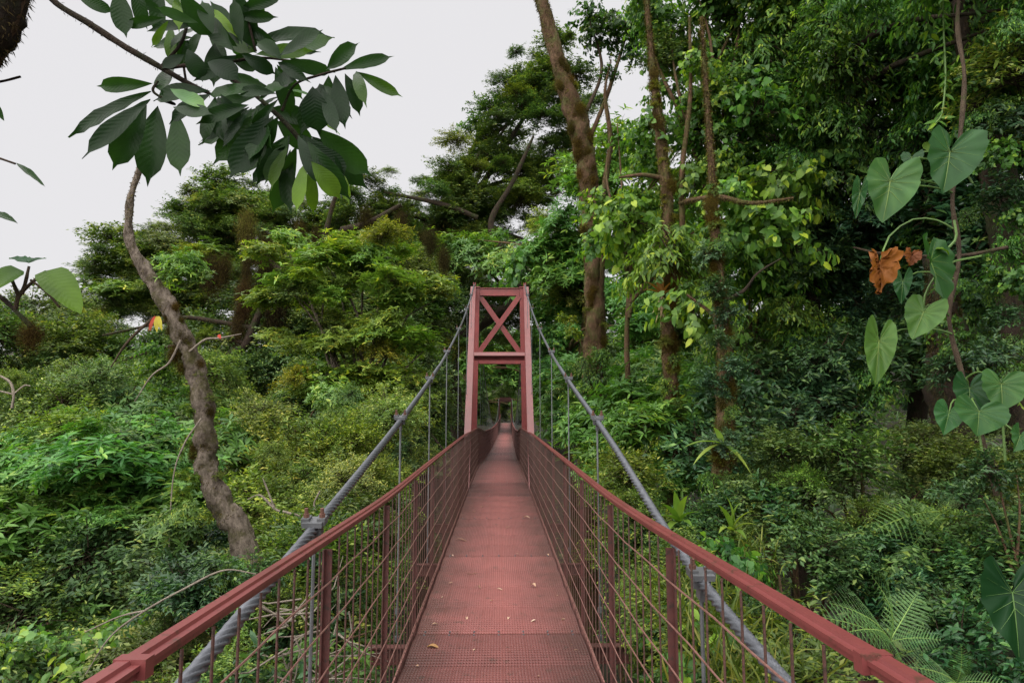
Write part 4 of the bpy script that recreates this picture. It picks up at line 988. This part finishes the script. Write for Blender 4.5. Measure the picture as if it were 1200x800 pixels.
limb_px(SP2, [(-60, 120), (-20, 100), (5, 95), (24, 90)], [5, 4, 3, 3], 2.4, 'bark_dark', name='twig'); limb_px(SP2, [(-60, 160), (-20, 180), (4, 187)], [4, 3, 2], 2.4, 'twig', name='twig'); limb_px(SP2, [(-60, 165), (-30, 175), (18, 192)], [3, 2, 1], 2.4, 'twig', name='twig'); limb_px(SP2, [(-60, 170), (-30, 235), (-5, 250)], [3, 2, 1], 2.4, 'twig', name='twig')
for k, (a, b, c, d, w) in enumerate([(19, 191, 53, 219, 8), (-12, 248, 21, 262, 11), (-12, 118, 5, 142, 10)]):
    leaf_blade('leaf', SP2, P(a, b, 2.4), P(c, d, 2.35), w/ppm(2.4), M['big'], (0, -0.6, 0.7), .45, 0.3, 0.05, 'lance', 0.01, seed=k)

# heart-shaped leaves on the right: an aroid climbing the dark trunk
HALF = [(0.0, 0.0), (-0.2, 0.045), (-0.40, 0.13), (-0.50, 0.26), (-0.44, 0.40), (-0.22, 0.50), (0.06, 0.52), (0.32, 0.47), (0.56, 0.36), (0.78, 0.20), (0.93, 0.07), (1.0, 0.0)]
HS = spline(HALF, 26)
def heart_leaf(parent, heart, tip, width, nhint, mat='philo', tint=0.45, color=(1, 1, 1), cup=0.3, seed=0, veins=True, droop=0.12, crumple=0.0):
    g = random.Random(seed)
    heart, tip = Vector(heart), Vector(tip); d = tip-heart; L = d.length; d.normalize()
    N = Vector(nhint); N = (N - d*N.dot(d)).normalized(); S = N.cross(d)
    out = [(u, v) for u, v in HS] + [(u, -v) for u, v in HS[-2:0:-1]]
    n = len(out); rings = (0.0, 0.3, 0.6, 0.85, 1.0); V = []; F = []; tv = []
    ph = g.uniform(0, 6); asym = g.uniform(-1, 1)
    def pt(u, v, q, off=0):
        ang = math.atan2(v, u+0.05)
        sd = 1.0 if v > 0 else -1.0
        z = cup*(1+0.6*asym*sd)*abs(v)*L*1.5 + 0.05*L*q*math.cos(ang*11+ph) - droop*L*max(0, u)**2 + 0.035*L*q*q*math.sin(ang*4+ph) + (0.28+0.2*asym*sd)*L*max(0, -u)*abs(v)*2
        return heart + d*(u*L) + S*(v*width) + N*(z+off)
    for q in rings[1:]:
        for (u, v) in out:
            uu, vv = u*q, v*q
            V.append(tuple(pt(uu, vv, q))); tv.append(tint*(0.9+0.2*g.random()))
    V.append(tuple(pt(0.0, 0, 0))); tv.append(tint); c = len(V)-1
    for k in range(n): F.append((c, k, (k+1) % n))
    for r in range(3):
        for k in range(n): F.append((r*n+k, (r+1)*n+k, (r+1)*n+(k+1) % n, r*n+(k+1) % n))
    me = mesh('leaf', V, polys=F, mats=(M[mat],), tint=tv, smooth=True)
    o = link('leaf', me, parent, world_coords=True); o.color = (*color, 1)
    if veins:
        mb = MB()
        targets = [(0.93, 0.0)] + [(s*0+u, s*v) for s in (-1, 1) for (u, v) in ((-0.40, 0.28), (-0.15, 0.42), (0.12, 0.44), (0.36, 0.38), (0.58, 0.28))]
        for i, (u, v) in enumerate(targets):
            u0 = 0 if i == 0 or u < 0.2 else (u-0.12)*0.5
            pts = []
            for t in np.linspace(0, 1, 5):
                a, b = u0+(u-u0)*t, v*t**1.0
                pts.append(pt(a, b, math.hypot(a, b), 0.004))
            mb.tube(pts, [L*(0.013 if i == 0 else 0.005)*(1-0.75*t) for t in np.linspace(0, 1, 5)], 4, cap=False)
        vo = mb.build('veins', M['vein'], o); vo.color = (*color, 1)
        a = vo.data.attributes.new('tint', 'FLOAT', 'POINT'); a.data.foreach_set('value', np.full(len(vo.data.vertices), 0.4, dtype=np.float32))
    if crumple:
        for v in me.vertices: v.co += Vector((g.uniform(-1, 1), g.uniform(-1, 1), g.uniform(-1, 1)))*crumple*L
    return o
def stalk(parent, pts, w, Y, mat='vein', name='leaf_stalk'):
    return MB().tube([tuple(v) for v in spline([P(x, y, Y) for x, y in pts], 9)], w/2/ppm(Y), 5).build(name, M[mat], parent)
HP = empty('heart_leaved_climber', (P(1150, 300, 6.9).x, 6.9, P(1150, 300, 6.9).z), 'climber with giant heart-shaped green leaves hanging on the dark trunk', 'climbing plant')
STEM = [Vector(v) for v in spline([P(1136, -90, 7.1), P(1122, 20, 6.9), P(1130, 90, 6.7), P(1124, 170, 6.55), P(1116, 235, 6.4), P(1124, 300, 6.35), P(1112, 370, 6.3), P(1128, 440, 6.2), P(1150, 510, 6.0), P(1168, 580, 6.0)], 60)]
MB().tube(STEM, [.022+.004*math.sin(i*.9) for i in range(60)], 7).build('stem', M['twig'], HP)
for k, (a, b, c, d, w, nh, tn, col, mt) in enumerate([
    (1043, 213, 1036, 262, 62, (-.1, -1, .45), .5, (1, 1, 1), 'philo'), (1113, 178, 1106, 230, 66, (.1, -1, .5), .35, (.9, .95, .95), 'philo'), (1068, 185, 1066, 196, 26, (-.3, -1, .5), .25, (.6, .7, .7), 'philo'), (1008, 225, 1002, 258, 18, (-.5, -1, .3), .3, (.8, .9, .9), 'philo'),
    (1090, 306, 1112, 364, 66, (.35, -1, .25), .3, (.8, .9, .7), 'philo'), (1058, 330, 1056, 356, 22, (-.6, -1, .3), .35, (.7, .85, .85), 'philo'), (1082, 366, 1070, 398, 46, (-.1, -1, .6), .7, (1, 1, 1), 'philo'), (1030, 400, 1026, 455, 38, (-.35, -1, .25), .75, (1, 1, .9), 'philo'),
    (1173, 450, 1176, 484, 56, (.1, -1, .6), .5, (1, 1, 1), 'philo'), (1147, 482, 1147, 512, 66, (0, -1, .7), .45, (.95, 1, 1), 'philo'), (1136, 455, 1138, 492, 44, (-.2, -1, .5), .3, (.6, .7, .75), 'philo'), (1112, 484, 1106, 510, 34, (-.4, -1, .5), .4, (.8, 1, .9), 'philo'), (1195, 510, 1190, 530, 30, (.3, -1, .5), .4, (.9, 1, .9), 'philo')]):
    yy = (6.0, 6.1, 6.4, 6.3, 5.9, 6.1, 5.9, 5.9, 5.7, 5.5, 5.9, 5.6, 5.5)[k]
    a0, b0 = P(a, b, yy), P(c, d, yy-0.06)
    st = min(STEM, key=lambda q: (q-a0).length + max(0, a0.z-q.z)*.4) + Vector((0, 0, .06))
    MB().tube([tuple(v) for v in spline([a0, a0.lerp(st, .35)+Vector((0, .05, .09)), a0.lerp(st, .75)+Vector((0, 0, .06)), st], 10)], [.006, .006, .006, .007, .007, .008, .008, .009, .009, .01], 6).build('leaf_stalk', M['vein'], HP)
    heart_leaf(HP, a0, a0 + (b0-a0)*0.92, w/ppm(yy)*0.9, nh, mt, min(1, tn+.2), (col[0]*1.15, col[1]*1.05, col[2]), seed=k)
for k, (a, b, c, d, w, col) in enumerate([(1030, 308, 1030, 347, 32, (1.1, .9, .6)), (1068, 296, 1066, 315, 24, (.9, .7, .8))]):
    o = heart_leaf(HP, P(a, b+3, 5.9), P(c, d-4, 5.9), w/ppm(5.9)*.85, (-.2, -1, .2), 'dead', .5, col, cup=0.8, seed=40+k, veins=False, crumple=0.09); o['label'] = 'withered orange leaf'
leaf_blade('leaf', HP, P(1096, 292, 5.9), P(1112, 300, 5.9), 12/ppm(5.9), M['philo'], (0, -.5, 1), .9, .3, .4, 'oval', .02, (1.4, 1.1, .6))
stalk(HP, [(1043, 213), (1056, 195), (1082, 185), (1120, 200)], 3, 6.15); stalk(HP, [(1113, 178), (1125, 190), (1140, 215)], 3, 6.15); stalk(HP, [(1090, 306), (1104, 296), (1120, 280), (1118, 258)], 3, 6.0); stalk(HP, [(1031, 309), (1042, 277), (1070, 257), (1098, 258), (1117, 268)], 2.2, 6.05)
stalk(HP, [(1082, 366), (1086, 340), (1110, 310), (1150, 300)], 2.5, 6.0); stalk(HP, [(1173, 450), (1174, 480), (1178, 540)], 3, 5.75); stalk(HP, [(1147, 482), (1148, 510), (1156, 560)], 3, 5.6)


# dark broad leaf at the lower right edge
BD = empty('broad_leaf_plant', tuple(P(1215, 690, 3.6)), 'large dark green leaf hanging at the lower right edge', 'plant')
heart_leaf(BD, P(1186, 694, 3.6), P(1200, 775, 3.5), 78/ppm(3.6), (-.2, -1, .3), 'philo', .15, (.6, .75, .7), seed=9)
heart_leaf(BD, P(1160, 706, 3.7), P(1146, 712, 3.6), 16/ppm(3.6), (-.2, -.6, .8), 'philo', .4, (.8, .9, .9), seed=10, veins=False)
stalk(BD, [(1186, 694), (1200, 680), (1216, 690)], 4, 3.65)

# ferns
def frond_mesh(name, pairs, L, W, seed):
    g = np.random.default_rng(seed); Ps = []; D = []; N = []; Ls = []; Ws = []
    rach = []
    for i in range(pairs):
        t = (i+1.5)/(pairs+1); y = L*t; z = 0.30*L*t - 0.42*L*t*t
        pl = W*math.sin(PI*min(1, (t*0.88+0.13)))**0.7
        for s in (-1, 1):
            dirv = np.array([s*0.93, 0.36, -0.05]); dirv /= np.linalg.norm(dirv)
            m = max(5, int(pl/0.011))
            for k in range(m):
                q = (k+.5)/m; c = np.array([0, y, z]) + dirv*pl*q + np.array([0, 0, -0.16*pl*q*q])
                for e in (-1, 1):
                    Ps.append(c); D.append(np.array([s*0.35, 0, 0])+np.array([0, e*1.0, -0.12])); N.append(np.array([0, 0, 1])+g.normal(size=3)*.12)
                    Ls.append(L/pairs*0.37*(1-q*0.75)); Ws.append(pl/m*0.95)
    V, F, k = leaves(np.array(Ps), np.array(D), np.array(N), np.array(Ls), np.array(Ws), K4)
    mb = MB().tube([(0, L*t, 0.30*L*t-0.42*L*t*t) for t in np.linspace(0, 1, 9)], [0.006*(1.1-t)*L/0.7 for t in np.linspace(0, 1, 9)], 4, cap=False)
    RV = np.array(mb.V); RF = []
    for f in mb.F: RF += [(f[0], f[1], f[2]), (f[0], f[2], f[3])]
    RF = np.array(RF)+len(V)
    return mesh(name, np.vstack([V, RV]), T=np.vstack([F, RF]), mats=(M['fern'], M['vein']), midx=np.concatenate([np.zeros(len(F)), np.ones(len(RF))]), tint=np.concatenate([np.repeat(g.random(len(Ps))*.5+.2, k), np.full(len(RV), .5)]))
FR = [frond_mesh('frond', 17, 0.8, 0.26, 1), frond_mesh('frond', 15, 0.8, 0.22, 2)]
def fern(label, base, fronds, s=1.0, color=(1, 1, 1)):
    """fronds: photo pixel of each tip, with its distance"""
    b = P(*base); root = empty('fern', tuple(b), label, 'fern', 'ferns below the right railing')
    for i, (px, py, yy) in enumerate(fronds):
        e = P(px, py, yy); d = e - b; L = d.length
        d.normalize(); x = d.cross(Vector((0, 0, 1)) + Vector((0, -0.9, 0))).normalized(); z = x.cross(d)
        o = link('frond', FR[i % 2], root); o.rotation_euler = Matrix((x, d, z)).transposed().to_euler(); q = L/0.8; o.scale = (q*s, q, q); o.color = (*color, 1)
    gz = ground_z(b.x, b.y)
    if gz < b.z - 0.3: trunk(root, [Vector((b.x, b.y, gz-.1)), b.lerp(Vector((b.x, b.y, gz)), .5)+Vector((.05, 0, 0)), b], [.05, .04, .03], M['bark_dark'], 'stem')
fern('fern with one tall upright frond above the right handrail', (1042, 752, 4.6), [(1036, 676, 4.3), (1078, 690, 4.7), (985, 700, 4.3), (958, 716, 4.5), (1100, 745, 4.4), (1000, 730, 4.1)], 1.15, (1.5, 1.5, 1.4))
fern('fern spreading in the bottom right corner beside the handrail', (1120, 800, 4.3), [(1060, 775, 4.1), (1075, 815, 3.9), (1130, 760, 4.2), (1180, 800, 4.1)], 1.1, (1.3, 1.3, 1.2))
fern('fern arching behind the right mesh railing', (930, 770, 4.6), [(890, 735, 4.4), (870, 780, 4.3), (960, 745, 4.7), (985, 800, 4.2), (920, 830, 4.0), (950, 800, 4.0)], 1.1, (1.4, 1.35, 1.2))
fern('single arching fern on the shaded slope under the heart leaves', (1105, 600, 6.4), [(1030, 612, 6.1), (1075, 630, 6.0), (1120, 575, 6.5), (1150, 610, 6.3)], 1.0, (1.6, 1.5, 1.2))

# strap-leaved plants: bromeliads and grasses
def rosette(name, label, cat, base, tips, w, mat, tint=0.5, color=(1, 1, 1), arch=0.25, group=None):
    b = P(*base); root = empty(name, tuple(b), label, cat, group)
    for i, (px, py, yy) in enumerate(tips):
        e = P(px, py, yy); L = (e-b).length; d = (e-b).normalized()
        up = Vector((0, 0, 1)); N = (up - d*up.dot(d)); N = N.normalized() if N.length > .15 else Vector((0, -1, 0)); S = N.cross(d)
        V = []; F = []
        for q in range(8):
            t = q/7; c = b + d*L*t + (Vector((0, 0, 1))*.5+N*.5)*arch*L*4*t*(1-t)*.6; hw = w/2/ppm(yy)*(1-t**2.2)*(0.75+.5*min(1, t*3))
            V += [tuple(c - S*hw + N*hw*.3), tuple(c), tuple(c + S*hw + N*hw*.3)]
            if q: F += [(q*3-3, q*3-2, q*3+1, q*3), (q*3-2, q*3-1, q*3+2, q*3+1)]
        me = mesh('leaf', V, polys=F, mats=(M[mat],), tint=[min(1, max(0, tint + rnd.uniform(-.25, .25)))]*len(V), smooth=True)
        o = link('leaf', me, root, world_coords=True); o.color = (*color, 1)
    return root
rosette('bromeliad', 'orange-tipped bromeliad sitting on the slim mossy trunk', 'bromeliad', (776, 346, 9.75), [(756, 330, 9.6), (766, 325, 9.6), (778, 324, 9.7), (790, 328, 9.6), (752, 340, 9.6), (795, 338, 9.6)], 5, 'dead', .6, (1, 1, .9), .15)
rosette('dry_bromeliad', 'withered straw-coloured leaves hanging under the bromeliad', 'plant', (776, 348, 9.7), [(768, 380, 9.65), (774, 385, 9.6), (782, 372, 9.6), (788, 368, 9.6), (764, 368, 9.6), (778, 378, 9.65)], 3, 'litter', .6, (.9, .9, .8), .0)
rosette('bromeliad', 'green strap-leaved bromeliad low on the slim mossy trunk', 'bromeliad', (783, 498, 9.7), [(765, 482, 9.5), (760, 492, 9.5), (805, 490, 9.5), (795, 480, 9.6), (800, 500, 9.5)], 4, 'grass', .6, (1, 1, .8), .2)
rosette('strap_leaf_plant', 'clump of yellow-green strap leaves above the right rail left of the third trunk', 'plant', (795, 612, 6.2), [(772, 590, 6), (790, 575, 6.1), (806, 580, 6), (820, 600, 6), (765, 610, 5.9), (812, 618, 5.9), (780, 628, 5.9)], 9, 'grass', .5, (.8, 1.05, .8), .2)
rosette('strap_leaf_plant', 'clump of bright strap leaves at the foot of the leaf-clad trunk', 'plant', (858, 622, 6.0), [(838, 590, 5.9), (850, 580, 6), (868, 588, 6), (885, 598, 5.9), (888, 615, 5.9), (875, 632, 5.8), (842, 625, 5.8)], 8, 'grass', .6, (.9, 1.1, .8), .25)
rosette('strap_leaf_plant', 'long pale leaf sprays on the third trunk at cable height', 'plant', (846, 520, 7.6), [(800, 525, 7.4), (836, 500, 7.5), (812, 545, 7.4), (870, 540, 7.4), (880, 555, 7.3)], 8, 'lance', .6, (1, 1, .9), .15)
def grass(label, cx, cy, Y, n, spread, h, color):
    b = P(cx, cy, Y); root = empty('grass_tuft', tuple(b), label, 'grass', 'yellow grass seen through the right railing')
    g = np.random.default_rng(int(cx)); p = np.tile(np.array(b), (n, 1)) + g.normal(size=(n, 3))*np.array([spread, spread, .05])
    D = g.normal(size=(n, 3))*.6 + np.array([0, -.2, .8]); N = g.normal(size=(n, 3))+np.array([0, -1, .6])
    V, F, k = leaves(p, D, N, h*g.uniform(.6, 1.3, n), g.uniform(.008, .014, n), KS)
    o = link('blades', mesh('blades', V, T=F, mats=(M['grass'],), tint=np.repeat(g.random(n), k)), root, world_coords=True); o['kind'] = 'stuff'; o.color = (*color, 1)
grass('yellowish grass tuft behind the right mesh under the cable clamp', 830, 740, 4.4, 160, .16, .3, (.55, .6, .45))
grass('yellowish grass tuft lowest behind the right mesh', 870, 800, 3.9, 160, .16, .3, (.6, .6, .45))
grass('small grass tuft on the slope above the right rail', 880, 650, 6.2, 60, .1, .25, (.6, .65, .5))

# climbers and epiphytes on the trunks
def climber(label, px, py, Y, kinds, r, color, spots, name='climbing_vine', cat='vine'):
    b = P(px, py, Y); root = empty(name, tuple(b), label, cat)
    for (x, y, yy, s) in spots: put_clump(root, rnd.choice(kinds), P(x, y, yy), r*s, color, .5)
    return root
climber('leafy climber clothing the tall mossy trunk at tower height', 690, 500, 12.6, ['hang'], .42, (.95, 1.0, .8), [(685, 425, 12.6, .9), (700, 440, 12.6, 1), (682, 460, 12.6, 1), (700, 480, 12.5, 1), (690, 505, 12.4, 1.1), (712, 470, 12.6, .8), (672, 480, 12.6, .8), (705, 415, 12.6, .6)])
climber('broad-leaved climber around the third trunk', 848, 560, 7.8, ['hang', 'gloss'], .26, (1.1, 1.15, 1), [(838, 340, 7.8, .8), (852, 370, 7.8, .9), (842, 400, 7.7, .8), (858, 430, 7.7, .7), (836, 450, 7.8, .9), (856, 480, 7.8, .6), (838, 520, 7.7, .7), (858, 560, 7.7, .7), (832, 560, 7.8, .8), (850, 590, 7.7, .8), (835, 620, 7.6, .8), (856, 510, 7.7, .5), (828, 300, 7.9, .7), (846, 285, 7.9, .6)])
climber('small-leaved climber in tufts down the slim bromeliad trunk', 786, 560, 9.7, ['hang', 'fine', 'round'], .22, (1.1, 1.05, .8), [(778, 400, 9.7, .6), (792, 420, 9.7, .7), (778, 450, 9.7, .7), (796, 470, 9.7, .7), (776, 520, 9.6, .9), (798, 540, 9.6, .9), (784, 565, 9.6, 1), (772, 580, 9.5, 1), (772, 300, 9.8, .5), (792, 265, 9.8, .5), (770, 220, 9.8, .5)])
climber('yellowing vine halfway up the tall mossy trunk', 690, 350, 12.7, ['round'], .22, (1.7, 1.3, .5), [(668, 375, 12.6, 1), (672, 390, 12.6, .8), (660, 372, 12.6, .6)])
climber('leafy epiphyte rosette on the bend of the leaning trunk', 205, 345, 5.9, ['lance'], .30, (1.1, 1.2, .9), [(208, 318, 6.15, .75), (224, 306, 6.2, .7), (232, 325, 6.2, .5), (196, 304, 6.2, .45)], 'epiphyte', 'epiphyte')
climber('leafy tuft hanging below the bend of the leaning trunk', 180, 400, 5.9, ['round', 'fine'], .26, (1.1, 1.1, .7), [(180, 410, 6.1, .6), (190, 428, 6.1, .6), (174, 436, 6.1, .6), (196, 445, 6.1, .5), (240, 392, 6.1, .4), (186, 462, 6.1, .5)], 'epiphyte', 'epiphyte')
climber('sparse leaves along the lower leaning trunk', 232, 520, 5.8, ['round', 'lance'], .2, (1.2, 1.1, .7), [(224, 480, 6.0, .5), (222, 520, 6.0, .5), (212, 580, 5.9, .8), (222, 560, 5.9, .6), (215, 600, 5.8, .9)], 'epiphyte', 'epiphyte')
RL = empty('red_leaf_spray', tuple(P(182, 372, 5.8)), 'small red and yellow withered leaves under the bend of the leaning trunk', 'leaves')
for k, (a, b, c, d, w, tn) in enumerate([(182, 370, 174, 388, 4, .05), (180, 372, 176, 388, 4, .25), (184, 370, 184, 390, 6, .95), (186, 370, 190, 388, 5, 1.0), (256, 392, 259, 397, 4, .0)]):
    leaf_blade('leaf', RL, P(a, b, 5.75), P(c, d, 5.7), w/ppm(5.75), M['red_leaf'], (0.1, -1, .3), tn, .2, .1, 'lance', .02, seed=k)
def vine(label, pts, Y, n, color, w=2.5):
    path = [Vector(v) for v in spline([P(x, y, Y) for x, y in pts], 24)]
    root = empty('hanging_vine', tuple(path[0]), label, 'vine')
    MB().tube(path, w/2/ppm(Y), 5).build('stem', M['vein'], root)
    g = np.random.default_rng(3); i = g.integers(2, 23, n)
    p = np.array([path[q] for q in i]); D = np.stack([np.where(g.random(n) < .5, 1, -1)*g.uniform(.5, 1, n), g.normal(size=n)*.4, -g.uniform(.1, .9, n)], 1)
    V, F, k = leaves(p, D, np.array([0, -.8, .6])+g.normal(size=(n, 3))*.3, g.uniform(.08, .16, n), g.uniform(.03, .05, n), K8)
    o = link('leaves', mesh('leaves', V, T=F, mats=(M['round'],), tint=np.repeat(g.random(n)*.6+.3, k)), root, world_coords=True); o['kind'] = 'stuff'; o.color = (*color, 1)
climber('glossy climber hiding the dark trunk at the right edge', 1180, 420, 7.3, ['gloss', 'hang', 'round'], .36, (.75, .9, .7), [(1185, 440, 6.8, 1), (1165, 420, 6.9, .8), (1195, 400, 6.9, 1), (1180, 370, 7, .9), (1192, 330, 7, 1), (1170, 330, 7.1, .7), (1185, 290, 7.1, .9), (1195, 250, 7.1, 1), (1172, 230, 7.2, .8), (1160, 185, 7.3, .9), (1180, 180, 7.2, 1), (1150, 140, 7.4, .9), (1170, 130, 7.3, 1), (1140, 100, 7.5, 1), (1195, 140, 7.2, 1), (1135, 250, 7.6, .7), (1120, 330, 7.6, .8), (1105, 380, 7.7, .9), (1130, 400, 7.5, .9), (1110, 430, 7.6, .8)])
vine('light green vine hanging in front of the dark canopy at top right', [(1104, -20), (1106, 40), (1108, 90), (1104, 132), (1096, 145)], 7.5, 46, (1, 1.15, .8))
# bleached dead twigs tangled under the left railing
DB = empty('dead_brush', tuple(P(370, 830, 4.4)), 'tangle of bleached dead twigs seen through the left railing', 'brush')
for k in range(60):
    a = P(rnd.uniform(320, 410), rnd.uniform(700, 830), rnd.uniform(4.0, 4.8)); d = Vector((rnd.gauss(0, 1), rnd.gauss(0, .6), rnd.gauss(-.2, .8))).normalized()*rnd.uniform(.15, .5)
    MB().tube([a, a+d*.5+Vector((rnd.gauss(0, .04), 0, rnd.gauss(0, .04))), a+d], [.006, .005, .002], 4).build('twig', M['deadwood'], DB)
DP = empty('dead_branch', tuple(P(330, 730, 5.0)), 'thin bleached branch lying above the left handrail', 'branch')
for pts, w in (([(300, 672), (262, 668), (215, 690), (170, 715), (130, 745), (100, 790)], [1, 2, 2.4, 2.4, 2, 1]), ([(170, 715), (140, 722), (100, 740)], [2, 2, 1])): limb_px(DP, pts, w, 4.8, 'deadwood', name='twig')
DP2 = empty('dead_branch', tuple(P(340, 600, 7.5)), 'thin pale branch against the feathery bush beside the cable clamp', 'branch')
for pts, w in (([(352, 604), (335, 600), (322, 596), (305, 580), (290, 585)], [3, 3, 3, 2, 1]), ([(322, 596), (312, 570), (308, 560)], [2, 2, 1]), ([(352, 640), (330, 640), (310, 650)], [2, 2, 1]), ([(375, 575), (368, 590), (372, 600)], [2, 2, 2])): limb_px(DP2, pts, w, 7.5, 'deadwood', name='twig')
DP3 = empty('dead_branch', tuple(P(14, 480, 12)), 'bleached forked branch at the left edge', 'branch')
for pts, w in (([(14, 478), (16, 462), (12, 448), (0, 440)], [3, 3, 3, 2]), ([(16, 462), (28, 452), (36, 452)], [2, 2, 1]), ([(0, 458), (8, 460), (16, 462)], [2, 2, 2])): limb_px(DP3, pts, w, 12, 'deadwood', name='twig')

# ------------------------------------------------------------------ leaf litter on the deck
def deck_pt(px, py):
    lo_, hi_ = 1.5, 60
    for _ in range(50):
        m = (lo_+hi_)/2
        if P(px, py, m).z > deck_z(m)+0.008: lo_ = m
        else: hi_ = m
    p = P(px, py, lo_); p.z = deck_z(lo_)+0.012
    return p
fl = [(508, 761, .075, 1), (555, 764, .03, 0), (598, 765, .03, 0), (673, 757, .04, 0), (672, 764, .05, 2), (632, 796, .035, 0), (625, 687, .065, 0), (586, 692, .04, 0), (562, 689, .06, 2), (553, 673, .08, 2), (528, 684, .03, 0), (595, 619, .08, 2), (617, 607, .08, 0), (541, 634, .12, 2), (576, 705, .03, 0), (518, 701, .03, 0), (653, 699, .03, 0), (547, 726, .035, 0), (596, 726, .035, 0), (510, 733, .035, 0), (625, 729, .035, 0), (660, 727, .04, 0), (556, 600, .05, 0), (630, 637, .04, 2), (642, 651, .04, 0), (530, 652, .03, 0), (607, 650, .03, 0), (565, 594, .05, 0), (489, 782, .03, 0), (662, 651, .03, 0)]
for k, (px, py, s, kd) in enumerate(fl):
    p = deck_pt(px, py); a = rnd.uniform(0, 6.28); s *= 1.35
    lab = 'small dry leaf lying on the red deck'
    if py > 715: lab = 'small pale leaf on the nearest deck panels'
    elif py < 640: lab = 'small dry leaf far along the red deck toward the tower'
    else: lab = 'small dry leaf on the middle stretch of the red deck'
    if k == 5: lab = 'small pale leaf at the bottom edge of the picture right of deck centre'
    if k == 6: lab = 'pointed pale leaf standing up on the middle of the deck to the right'
    if k == 9: lab = 'narrow brown leaf lying crosswise mid-deck left of centre'
    if k == 11: lab = 'dark curled leaf farthest along the deck at its centre'
    if k == 0: lab = 'largest curled yellow-brown leaf on the nearest deck panel'
    if k == 13: lab = 'dark dry twig-like leaf lying mid-deck near the left edge'
    d = Vector((math.cos(a), math.sin(a)*.8, 0.0))*s
    if k in (0, 13): d = Vector((1, -.25, 0)).normalized()*s
    V = []; F = []
    for q in range(6):
        t = q/5; w = s*(0.2 if kd != 2 else 0.09)*math.sin(PI*min(1, t*.92+.06)); c = d*(t-.5) + Vector((0, 0, 0.006+0.10*s*math.sin(t*4+k))); S = Vector((-d.y, d.x, 0)).normalized()
        V += [tuple(c-S*w+Vector((0, 0, w*.5))), tuple(c), tuple(c+S*w+Vector((0, 0, w*.6)))]
        if q: F += [(q*3-3, q*3-2, q*3+1, q*3), (q*3-2, q*3-1, q*3+2, q*3+1)]
    o = link('fallen_leaf', mesh('fallen_leaf', V, polys=F, mats=(M['litter'],), tint=[(.15 if kd == 2 else rnd.uniform(.5, 1))]*len(V)), None, p + Vector((0, 0, .004)))
    tag(o, lab, 'leaf', 'fallen leaves on the deck')
    o.color = (.7, .52, .28, 1) if kd == 1 else (1, .9, .9, 1)
